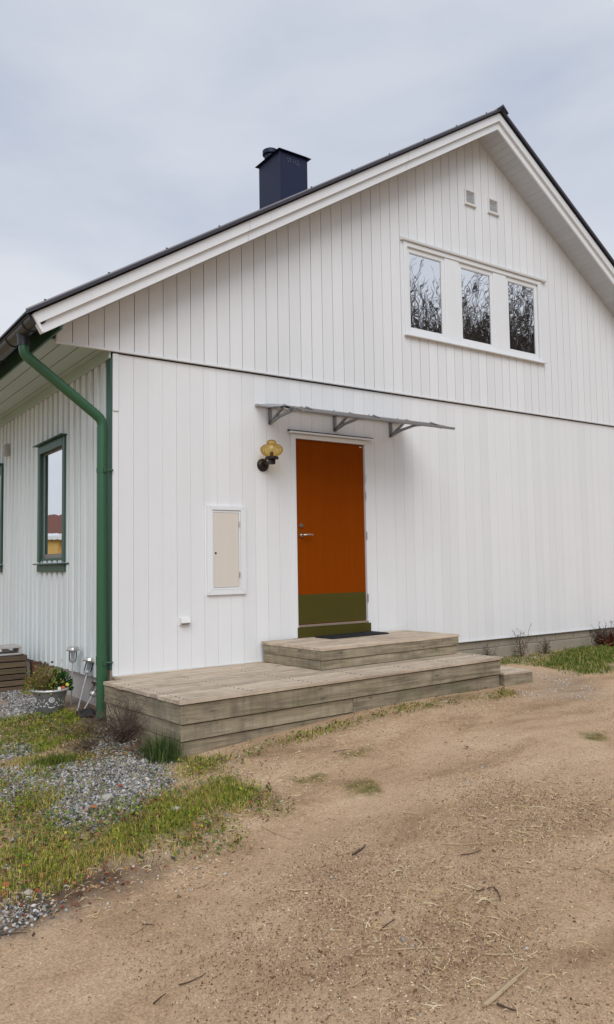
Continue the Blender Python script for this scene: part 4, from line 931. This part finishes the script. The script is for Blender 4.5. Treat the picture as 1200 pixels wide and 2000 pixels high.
LFLAB = ['red fallen leaf on the lower tip of the grey gravel',
  'red brown leaf just above the tip of the grey gravel',
  'orange leaf in the green weeds right of the gravel tip',
  'dark red leaf in the green weeds right of the gravel tip',
  'rusty leaf in the grass just below the gravel tip',
  'orange brown leaf at the right of the green weeds',
  'orange fallen leaf on the dirt just in front of the deck',
  'dark leaf in the grass at the left edge',
  'red leaf where grass meets pebbles at the far left',
  'orange leaf in the grass at the left edge of the picture',
  'brown leaf under the dry shrub by the deck',
  'dark red leaf in the gravel left of the dry shrub',
  'red leaf against the side of the deck by the dry shrub',
  'orange leaf near the pebbles at the far left edge',
  'rusty leaf in the yellowing grass at the left',
  'small dark leaf in the yellowing grass at the left',
  'dark red leaf in the middle of the grey gravel',
  'orange leaf behind the dry shrub at the deck',
  'brown leaf on the upper edge of the grey gravel',
  'small red leaf on the open dirt of the driveway',
  'small brown leaf on the dirt nearer the deck',
  'dark leaf on the dirt right of the deck front',
  'red leaf on the green strip by the foundation',
  'brown leaf on the edge of the green strip at the right',
  'rusty leaf at the lower edge of the yellowing grass']
LEAFR = [simple('leaf_red_%d' % i, c_, .7, 0, .25, 60, .1) for i, c_ in enumerate([(.30, .065, .025), (.36, .12, .035), (.20, .07, .035), (.13, .05, .03)])]
for k, (x, y) in enumerate(LEAVES):
    s = random.uniform(.022, .040); out_ = [(0, -.5), (.22, -.3), (.36, -.05), (.25, .12), (.30, .3), (.08, .32), (0, .55), (-.10, .3), (-.32, .28), (-.24, .1), (-.36, -.08), (-.2, -.32)]
    v = [(0, 0, .004)]+[(px*s*1.5, py*s*1.5, .006+.35*s*abs(px)*random.uniform(.3, 1.6)) for px, py in out_]
    o = pydata('fallen_leaf', v, [(0, i+1, (i+1) % 12+1) for i in range(12)], LEAFR[k % 4]); o.location = (x, y, float(zg(x, y))+.008); o.rotation_euler = (random.uniform(-.3, .3), random.uniform(-.3, .3), random.uniform(0, 6.28))
    lab = LFLAB[k]
    tag(o, lab, 'leaf', 'fallen leaves')

# ------------------------------------------------------------------ small plants
def leafy(name, loc, n, rad, h, ls, cols, parent, up_=.5, wid=.5, z0=0.0):
    """cloud of small pointed leaves in a dome"""
    u = rng.normal(0, 1, (n, 3)); u /= np.linalg.norm(u, axis=1, keepdims=True); u[:, 2] = np.abs(u[:, 2]); r_ = rng.random(n)**.45
    C_ = u*r_[:, None]*np.array([rad, rad, h])+np.array(loc)+np.array([0, 0, z0])
    d = u*np.array([1, 1, .6])+rng.normal(0, .5, (n, 3))+np.array([0, 0, up_]); d /= np.linalg.norm(d, axis=1, keepdims=True)
    s = np.cross(d, rng.normal(0, 1, (n, 3))); s /= np.linalg.norm(s, axis=1, keepdims=True); l = ls*rng.uniform(.6, 1.4, (n, 1)); nn_ = np.cross(d, s)
    VV = np.stack([C_, C_+d*l*.5+s*l*wid*.5-nn_*l*.06, C_+d*l+nn_*l*.12, C_+d*l*.5-s*l*wid*.5-nn_*l*.06], 1)
    FF = (4*np.arange(n)[:, None]+np.array([[0, 1, 2, 3]]))
    cc = np.array(cols)[rng.integers(0, len(cols), n)]*rng.uniform(.7, 1.3, (n, 1))
    return np_mesh(name, VV.reshape(-1, 3), FF, BLADE, np.repeat(cc, 4, 0), False, parent)
def branchy(base, n, h, spread, rad, seed, sub=3, mb=None):
    rr = random.Random(seed); b = mb or MB()
    for i in range(n):
        a_ = rr.uniform(0, 6.28); tl_ = rr.uniform(.1, 1)*spread; hh = h*rr.uniform(.55, 1.1); p_ = Vector(base)+Vector((rr.uniform(-.02, .02), rr.uniform(-.02, .02), 0)); pts = [p_]
        for s in range(4):
            pts.append(p_+Vector((math.cos(a_)*tl_*(s+1)/4+rr.uniform(-.01, .01), math.sin(a_)*tl_*(s+1)/4+rr.uniform(-.01, .01), hh*(s+1)/4)))
        b.tube(pts, [rad, rad*.85, rad*.7, rad*.55, rad*.3], 4, False)
        for q in range(sub):
            s = rr.randint(1, 4); d = Vector((rr.uniform(-1, 1), rr.uniform(-1, 1), rr.uniform(.2, 1.2))).normalized()*h*rr.uniform(.15, .4); m_ = pts[s]+d*.5+Vector((rr.uniform(-.01, .01), rr.uniform(-.01, .01), 0))
            b.tube([pts[s], m_, pts[s]+d], [rad*.55, rad*.42, rad*.25], 3, False)
            for q2 in range(2):
                e_ = Vector((rr.uniform(-1, 1), rr.uniform(-1, 1), rr.uniform(-.1, 1))).normalized()*h*rr.uniform(.08, .2); b.tube([m_, m_+e_], [rad*.35, rad*.18], 3, False)
    return b
sh = thing('dry_shrub', 'leafless brown twiggy shrub growing against the left end of the deck', 'shrub', (-.24, -.86, float(zg(-.24, -.86))))
branchy((0, 0, 0), 64, .33, .38, .0030, 3, 6).build('stems', TWIG, sh)
leafy('dry_leaves', (0, 0, 0), 520, .34, .18, .018, [(.16, .10, .08), (.22, .15, .12), (.10, .06, .05), (.2, .2, .1)], sh, .2)
for k, (x, y, n, r_, h) in enumerate([(-.36, -.35, 500, .26, .10), (-.5, -.75, 420, .24, .07), (-.22, -1.25, 420, .20, .08)]):
    z = float(zg(x, y)); s_ = thing('dry_weed', ['brown withered ground plants in front of the downpipe', 'brown withered creeping weed between gravel and grass left of the deck', 'rusty coloured weeds at the foot of the dry shrub'][k], 'weed', (x, y, z), 0, 'withered weeds by the deck')
    branchy((0, 0, 0), 16, h*1.3, r_, .0022, 20+k, 3).build('stems', TWIG, s_)
    leafy('leaves', (0, 0, 0), n, r_, h, .018, [(.19, .13, .075), (.12, .08, .05), (.26, .20, .11), (.16, .16, .05), (.30, .10, .04)] if k == 2 else [(.17, .12, .075), (.11, .075, .05), (.24, .18, .10), (.13, .13, .05)], s_, .2)
# dark grass tuft by the deck corner
tf = thing('grass_tuft', 'tall dark green grass tuft at the front left corner of the deck', 'grass tuft', (-.20, -1.52, float(zg(-.20, -1.52))))
n = 700; P = np.stack([rng.normal(0, .060, n), rng.normal(0, .075, n)], 1)
blades('blades', P, .06, .23, .0045, [(.05, .085, .025), (.09, .13, .035), (.03, .055, .02), (.17, .16, .06)], '', '', .45, np.array([.4, .3, .2, .1]), tf, np.zeros(n))
tf2 = thing('grass_tuft', 'small bright grass tuft on the gravel at the far left', 'grass tuft', (-.84, -1.02, float(zg(-.84, -1.02))))
n = 520; P = np.stack([rng.normal(0, .085, n), rng.normal(0, .05, n)], 1)
blades('blades', P, .04, .09, .006, [(.12, .16, .03), (.17, .19, .04), (.08, .12, .025)], '', '', .6, np.array([.4, .35, .25]), tf2, np.zeros(n))
# plants along the foundation on the right
fp = thing('leafy_weed', 'dark green weed in the corner between the upper step and the foundation', 'weed', (3.86, -.10, float(zg(3.86, -.10))))
leafy('leaves', (0, 0, 0), 240, .10, .26, .045, [(.03, .07, .02), (.05, .10, .03), (.07, .12, .04)], fp, .3)
branchy((0, 0, 0), 7, .24, .08, .003, 5).build('stems', TWIG, fp)
for k, (x, y, h, lab) in enumerate([(4.95, -.10, .20, 'thin dead stem against the foundation blocks nearest the steps'), (5.55, -.12, .34, 'taller dead brown weed by the foundation blocks'), (6.05, -.1, .22, 'short dead stem by the foundation left of the gravel patch')]):
    s_ = thing('dead_weed', lab, 'weed', (x, y, float(zg(x, y))), 0, 'dead weeds by the foundation'); branchy((0, 0, 0), 8, h, .12, .004, 40+k, 4).build('stems', TWIG, s_)
    leafy('dry_leaves', (0, 0, 0), 70, .1, h*.6, .03, [(.15, .10, .06), (.2, .15, .08), (.1, .1, .04)], s_, .2)
hs_ = thing('red_leaf_plant', 'drooping plant with dark red leaves by the foundation at the right edge', 'plant', (7.72, -.10, float(zg(7.72, -.1))))
leafy('red_leaves', (0, 0, 0), 210, .42, .16, .16, [(.20, .035, .03), (.28, .06, .045), (.13, .03, .025), (.3, .12, .05)], hs_, -.1, .35)
leafy('green_leaves', (-.1, -.3, 0), 110, .34, .10, .10, [(.06, .13, .02), (.1, .17, .03)], hs_, .3, .4)
sb = thing('dry_climber', 'brown dead climber stems on the foundation at the right edge', 'climber', (7.45, -.03, float(zg(7.45, -.03))))
branchy((0, 0, 0), 34, .30, .34, .005, 61, 4).build('stems', TWIG, sb)
leafy('dry_leaves', (0, 0, .04), 260, .40, .22, .035, [(.14, .10, .065), (.2, .15, .1), (.09, .06, .045)], sb, .2)
# loose bigger stones
for k, (x, y, s, c_) in enumerate([(-.33, -1.50, .032, (.50, .48, .45)), (-.83, -2.10, .038, (.42, .40, .34)), (-1.62, -3.20, .022, (.42, .36, .30)), (-.60, -2.62, .030, (.48, .46, .44)), (-.22, -.32, .045, (.36, .33, .29))]):
    bm = bmesh.new(); bmesh.ops.create_icosphere(bm, subdivisions=2, radius=s)
    for q in bm.verts: q.co *= random.uniform(.82, 1.12); q.co.z *= .6; q.co.x *= 1.25
    me = bpy.data.meshes.new('stone'); bm.to_mesh(me); bm.free(); o = link('stone', me, simple('stone_%d' % k, c_, .9, 0, .2, 40, .4)); o.location = (x, y, float(zg(x, y))+s*.3); o.rotation_euler[2] = k
    tag(o, ['white stone beside the dark grass tuft at the deck corner', 'flat beige stone at the lower edge of the grey gravel', 'pale stone at the dirt edge at the far left', 'small pale stone in the green weeds left of the driveway', 'brownish stone near the foot of the downpipe'][k], 'stone', 'loose stones')

# ------------------------------------------------------------------ pot with plants
PX, PY = -.385, .66; pz = float(zg(PX, PY))
pt = thing('flower_pot', 'zinc flower pot embossed with flowers standing on the gravel by the side wall', 'flower pot', (PX, PY, pz))
b = MB(); b.lathe([(0, .0), (.118, .0), (.124, .006), (.160, .205), (.163, .21), (.150, .212), (.146, .18), (0, .17)], (0, 0, 0), 40); smooth_angle(b.build('bowl', ZINC, pt), 50)
b = MB(); b.lathe([(.160, .198), (.172, .202), (.177, .212), (.172, .222), (.158, .224), (.150, .216)], (0, 0, 0), 40); smooth_angle(b.build('rim', ZINCL, pt), 50)
b = MB(); b.lathe([(0, .186), (.147, .186)], (0, 0, 0), 24); b.build('soil', SOIL, pt)
def on_pot(az, h): r_ = .124+(.160-.124)*(h/.2); return Vector((r_*math.cos(az), r_*math.sin(az), h))
for az0 in (R(-100), R(-172), R(-28), R(100)):
    b = MB()
    def blob(az, h, s):
        c_ = on_pot(az, h); nrm = Vector((math.cos(az), math.sin(az), -.18)).normalized(); t1 = Vector((-math.sin(az), math.cos(az), 0)); t2 = nrm.cross(t1)
        v = [c_+nrm*s*.5]+[c_+(t1*math.cos(q)+t2*math.sin(q))*s for q in np.linspace(0, 2*math.pi, 7)[:-1]]
        b.add([q[:] for q in v], [(0, i+1, (i+1) % 6+1) for i in range(6)])
    for q in range(9): a_ = q*2*math.pi/9; blob(az0+.155*math.cos(a_), .128+.022*math.sin(a_), .0085)
    for q in range(6): a_ = q*2*math.pi/6; blob(az0+.075*math.cos(a_), .128+.011*math.sin(a_), .006)
    blob(az0, .128, .007)
    for sgn in (-1, 1):
        for q in range(5): blob(az0+sgn*(.24+.07*q), .085+.018*math.sin(q*1.3), .008)
        for q in range(3): blob(az0+sgn*(.45+.05*q), .135-.012*q, .006)
    for q in range(7): blob(az0-.20+.066*q, .062-.008*math.sin(q*math.pi/6), .007)
    b.build('embossed_flower', ZINCL, pt)
pl1 = thing('pot_plant', 'yellowing bushy plant with brown stems in the left of the zinc pot', 'plant', (PX-.05, PY+.02, pz+.18))
branchy((0, 0, 0), 34, .24, .15, .0028, 11, 3).build('stems', simple('straw_stem', (.30, .19, .08), .8), pl1)
leafy('leaves', (0, 0, .0), 850, .20, .26, .030, [(.17, .20, .045), (.22, .24, .06), (.12, .16, .04), (.26, .20, .07), (.16, .09, .04)], pl1, .4, .6)
b = MB()
for q in range(6):
    a_ = q*1.1; r_ = .03+.02*q/2; b.lathe([(0, -.012), (.012, -.006), (.014, .006), (0, .012)], (r_*math.cos(a_), r_*math.sin(a_), .27+.012*(q % 3)), 8)
b.build('seed_heads', TWIG, pl1)
pl2 = thing('pot_plant', 'dark green leafy plant in the right of the zinc pot', 'plant', (PX+.09, PY+.05, pz+.18))
leafy('leaves', (0, 0, .0), 420, .12, .20, .048, [(.03, .09, .022), (.05, .12, .03), (.02, .06, .02), (.08, .16, .05)], pl2, .2, .6)
branchy((0, 0, 0), 9, .18, .08, .0025, 13, 2).build('stems', TWIG, pl2)
def flower(name, loc, colr, lab):
    fl = thing(name, lab, 'flower', loc, 0, 'flowers at the rim of the pot'); mt3 = simple(name+'_petal_%d' % random.randint(0, 9999), colr, .7, 0, .1)
    for q in range(5):
        a_ = q*2*math.pi/5; c_ = Vector((math.cos(a_), math.sin(a_)*.6-.3, math.sin(a_)*.8))*.010
        bm = bmesh.new(); bmesh.ops.create_uvsphere(bm, u_segments=8, v_segments=5, radius=.009)
        for v_ in bm.verts: v_.co.y *= .35; v_.co += c_
        me = bpy.data.meshes.new('petal'); bm.to_mesh(me); bm.free(); link('petal', me, mt3, fl)
    b = MB(); b.tube([(0, 0, 0), (0, .01, -.06)], .002, 5); b.build('stalk', MATS['leaf_green'] if 'leaf_green' in MATS else simple('leaf_green', (.05, .11, .03)), fl)
flower('yellow_flower', (PX+.135, PY-.10, pz+.255), (.75, .62, .10), 'pale yellow flower at the right rim of the zinc pot')
flower('orange_flower', (PX+.085, PY-.135, pz+.235), (.65, .16, .06), 'orange red flower at the rim of the zinc pot')
flower('white_flower', (PX+.045, PY-.145, pz+.232), (.75, .75, .72), 'tiny white flower at the front rim of the zinc pot')

# ------------------------------------------------------------------ solar garden lights
def garden_light(loc, rot, lab, stake=.42):
    t_ = thing('garden_light', lab, 'garden light', loc, 0, 'solar garden lights by the downpipe', rot)
    b = MB(); b.tube([(0, 0, -.02), (0, 0, stake)], .0075, 8); b.build('stake', ALUL, t_)
    b = MB(); b.lathe([(.009, stake-.005), (.030, stake), (.036, stake+.012), (.036, stake+.030), (.0, stake+.030)], (0, 0, 0), 20); smooth_angle(b.build('cup', ALUL, t_), 40)
    for q in range(4):
        a_ = q*math.pi/2+.4; b = MB(); b.tube([(.034*math.cos(a_), .034*math.sin(a_), stake+.02), (.046*math.cos(a_), .046*math.sin(a_), stake+.035), (.046*math.cos(a_), .046*math.sin(a_), stake+.118)], .003, 6); b.build('cage_wire', IRON, t_)
    b = MB(); b.lathe([(.016, stake+.03), (.018, stake+.07), (.024, stake+.10), (.026, stake+.115)], (0, 0, 0), 16); smooth_angle(b.build('bulb_glass', POLY, t_), 60)
    b = MB(); b.lathe([(0, stake+.114), (.070, stake+.114), (.073, stake+.119), (.060, stake+.124), (.056, stake+.148), (.050, stake+.153), (.0, stake+.155)], (0, 0, 0), 24); smooth_angle(b.build('cap', STEEL, t_), 35)
garden_light((-.135, .80, float(zg(-.135, .80))), (0, R(2), 0), 'upright steel garden light nearest the flower pot')
garden_light((-.185, .46, float(zg(-.185, .46))), (R(-2), R(17), R(8)), 'steel garden light leaning towards the downpipe', .36)
garden_light((-.175, .36, float(zg(-.175, .36))), (R(-6), R(40), R(14)), 'fallen garden light lying low against the downpipe', .20)
lump = None
bm = bmesh.new(); bmesh.ops.create_icosphere(bm, subdivisions=3, radius=.14)  # low crumpled black lump for the very dark spot behind the downpipe
for q in bm.verts:
    q.co.z *= .30; q.co.x *= .75; q.co.y *= .9; q.co *= 1+.22*math.sin(q.co.x*60+q.co.y*31)*math.cos(q.co.y*47-q.co.z*30)
me = bpy.data.meshes.new('dark_lump'); bm.to_mesh(me); bm.free(); o = link('dark_lump', me, RUB); o.location = (-.13, .30, float(zg(-.13, .30))+.01); tag(o, 'crumpled black lump on the ground behind the downpipe', 'cloth')

# ------------------------------------------------------------------ timber bed by the side wall
tb = thing('timber_bed', 'stacked brown boards of a raised bed against the side wall', 'raised bed', (-.20, 2.12, float(zg(-.2, 2.1))-.02))
for k in range(6):
    b = MB(); b.box(-1.25, .0-random.uniform(0, .03), -.012+random.uniform(-.004, .004), .03, k*.068, k*.068+.056, .004); b.build('plank', WOODB, tb)
    b = MB(); b.box(-.032, -.001, .034, 1.1, k*.068, k*.068+.056, .004); b.build('plank', WOODB, tb)
b = MB(); b.box(-1.2, -.04, .05, 1.05, .0, .33); b.build('soil_fill', SOIL, tb)
hb = thing('slotted_slab', 'grey concrete slab with slots lying on the raised bed', 'slab', (-.62, 2.16, tb.location.z+.405))
b = MB(); b.box(-.35, .36, 0, .30, .075, .100, .004); b.box(-.35, .36, 0, .30, .0, .018, .004)
for x in (-.35, .0, .33): b.box(x, x+.03, 0, .30, .0185, .0745)
b.build('slab_body', REND, hb)
b = MB(); b.box(-.35, .10, .03, .25, .101, .135, .006); b.build('top_board', WOODB, hb)
bk = thing('brick', 'red brick standing by the foundation behind the flower pot', 'brick', (-.09, 2.30, tb.location.z+.2))
b = MB(); b.box(-.03, .04, -.03, .05, -.2, .10, .006); b.build('brick_body', BRICKM, bk)

# ------------------------------------------------------------------ yellow neighbour house (seen mirrored in the side windows)
nh = thing('neighbour_house', 'yellow house with brown red roof mirrored in the left side windows', 'house', (-17.0, 66.0, float(zg(-17, 66))), R(8))
hz = 4.0-nh.location.z
b = MB(); b.box(-11, 11, 0, 8, -1.0, hz); b.build('wall', YELLOW, nh)
b = MB(); b.prism([(-.8, hz-.05), (4, hz+2.0), (8.8, hz-.05), (8.8, hz+.15), (4, hz+2.2), (-.8, hz+.15)], -11.6, 11.6, 'yz'); r2 = b.build('roof', REDROOF, nh)
b = MB(); b.box(-11.65, 11.65, -.90, -.81, hz-.30, hz+.14); b.build('fascia', WHITE2, nh)
b = MB(); b.box(-2.2, 2.2, -2.2, 0, -1, hz-.5); b.build('porch', YELLOW, nh)
b = MB(); b.box(-2.5, 2.5, -2.6, -.92, hz-.48, hz-.15); b.build('porch_fascia', WHITE2, nh)
for x in (-8.5, -5.2, 4.2, 7.2):
    wn = MB(); wn.box(x-.75, x+.75, -.06, -.001, 1.6, 2.95); f_ = wn.build('window', WHITE2, nh); wn = MB(); wn.box(x-.62, x+.62, -.075, -.061, 1.72, 2.83); wn.build('pane', BLACK, f_)

# ------------------------------------------------------------------ bare trees on the hillside (mirrored in the gable windows)
def bare_tree(seed, h):
    rr = random.Random(seed); T = MB(); C_ = MB()
    def grow(p0, d, l, r_, depth):
        n = 3 if depth < 3 else 2; pts = [p0]; q = p0.copy(); dd = d.copy()
        for i in range(n):
            dd = (dd+Vector((rr.uniform(-1, 1), rr.uniform(-1, 1), rr.uniform(-.5, .7)))*.16).normalized(); q = q+dd*l/n; pts.append(q.copy())
        rads = [r_*(1-.45*i/n) for i in range(n+1)]
        (T if depth < 2 else C_).tube(pts, rads, 6 if depth < 2 else 3, False)
        if depth >= 6: return
        k = {0: 5, 1: 4, 2: 4, 3: 4, 4: 3, 5: 3}[depth]
        for i in range(k):
            s = rr.uniform(.35, 1.0) if i else 1.0; j = min(int(s*n), n-1); b0 = pts[j].lerp(pts[j+1], s*n-j)
            ang = R(rr.uniform(18, 52)) if i else R(rr.uniform(5, 20)); ax = dd.orthogonal(); ax.rotate(Matrix.Rotation(rr.uniform(0, 6.28), 3, dd)); nd = dd.copy(); nd.rotate(Matrix.Rotation(ang, 3, ax)); nd.z += .12; nd.normalize()
            grow(b0, nd, l*rr.uniform(.55, .78), max(r_*.52*(1.1-.3*s), .010), depth+1)
    grow(Vector((0, 0, -.3)), Vector((0, 0, 1)), h*.30, h*.018, 0)
    tr = pydata('trunk', T.v, T.f, BARK); cr = pydata('crown', C_.v, C_.f, BARK)
    return tr.data, cr.data, [tr, cr]
protos = []
for s in (1, 2, 3):
    td, cd, objs = bare_tree(s, 14.0); protos.append((td, cd))
    for o in objs: bpy.data.objects.remove(o)
spots = [(18.0, -16, .95), (20.2, -18.3, 1.18), (21.2, -20.2, 1.12), (22.2, -18.6, 1.22), (22.0, -19.4, 1.22), (22.6, -21.6, 1.28), (23.2, -23.2, 1.32), (22.9, -24.6, 1.24), (23.9, -25.8, 1.32), (22.9, -20.2, 1.30), (23.7, -21.8, 1.36), (24.4, -23.4, 1.36), (24.9, -25.2, 1.36), (24.2, -20.0, 1.28), (25.0, -19.0, 1.34), (26.4, -20.5, 1.44), (28.2, -19.2, 1.46), (29.6, -21.0, 1.55), (31.2, -19.8, 1.55), (33.2, -21, 1.6), (35.5, -22, 1.6),
         (21.0, -24.0, 1.0), (23.4, -25.0, 1.08), (25.6, -25.5, 1.15), (28.4, -26.0, 1.25), (32.0, -26.5, 1.40), (36.5, -26, 1.5), (28.0, -31, 1.0), (34.5, -31, 1.2), (40, -29, 1.4), (14, -24, .9)]
for k, (x, y, s) in enumerate(spots):
    t_ = thing('bare_tree', 'leafless tree of the wood across the yard, mirrored in the upper windows', 'tree', (x, y, float(zg(x, y))-.1), k*1.7, 'bare trees mirrored in the gable windows'); t_.scale = (s, s, s*random.uniform(.95, 1.05))
    td, cd = protos[k % 3]; link('trunk', td, None, t_); link('crown', cd, None, t_)
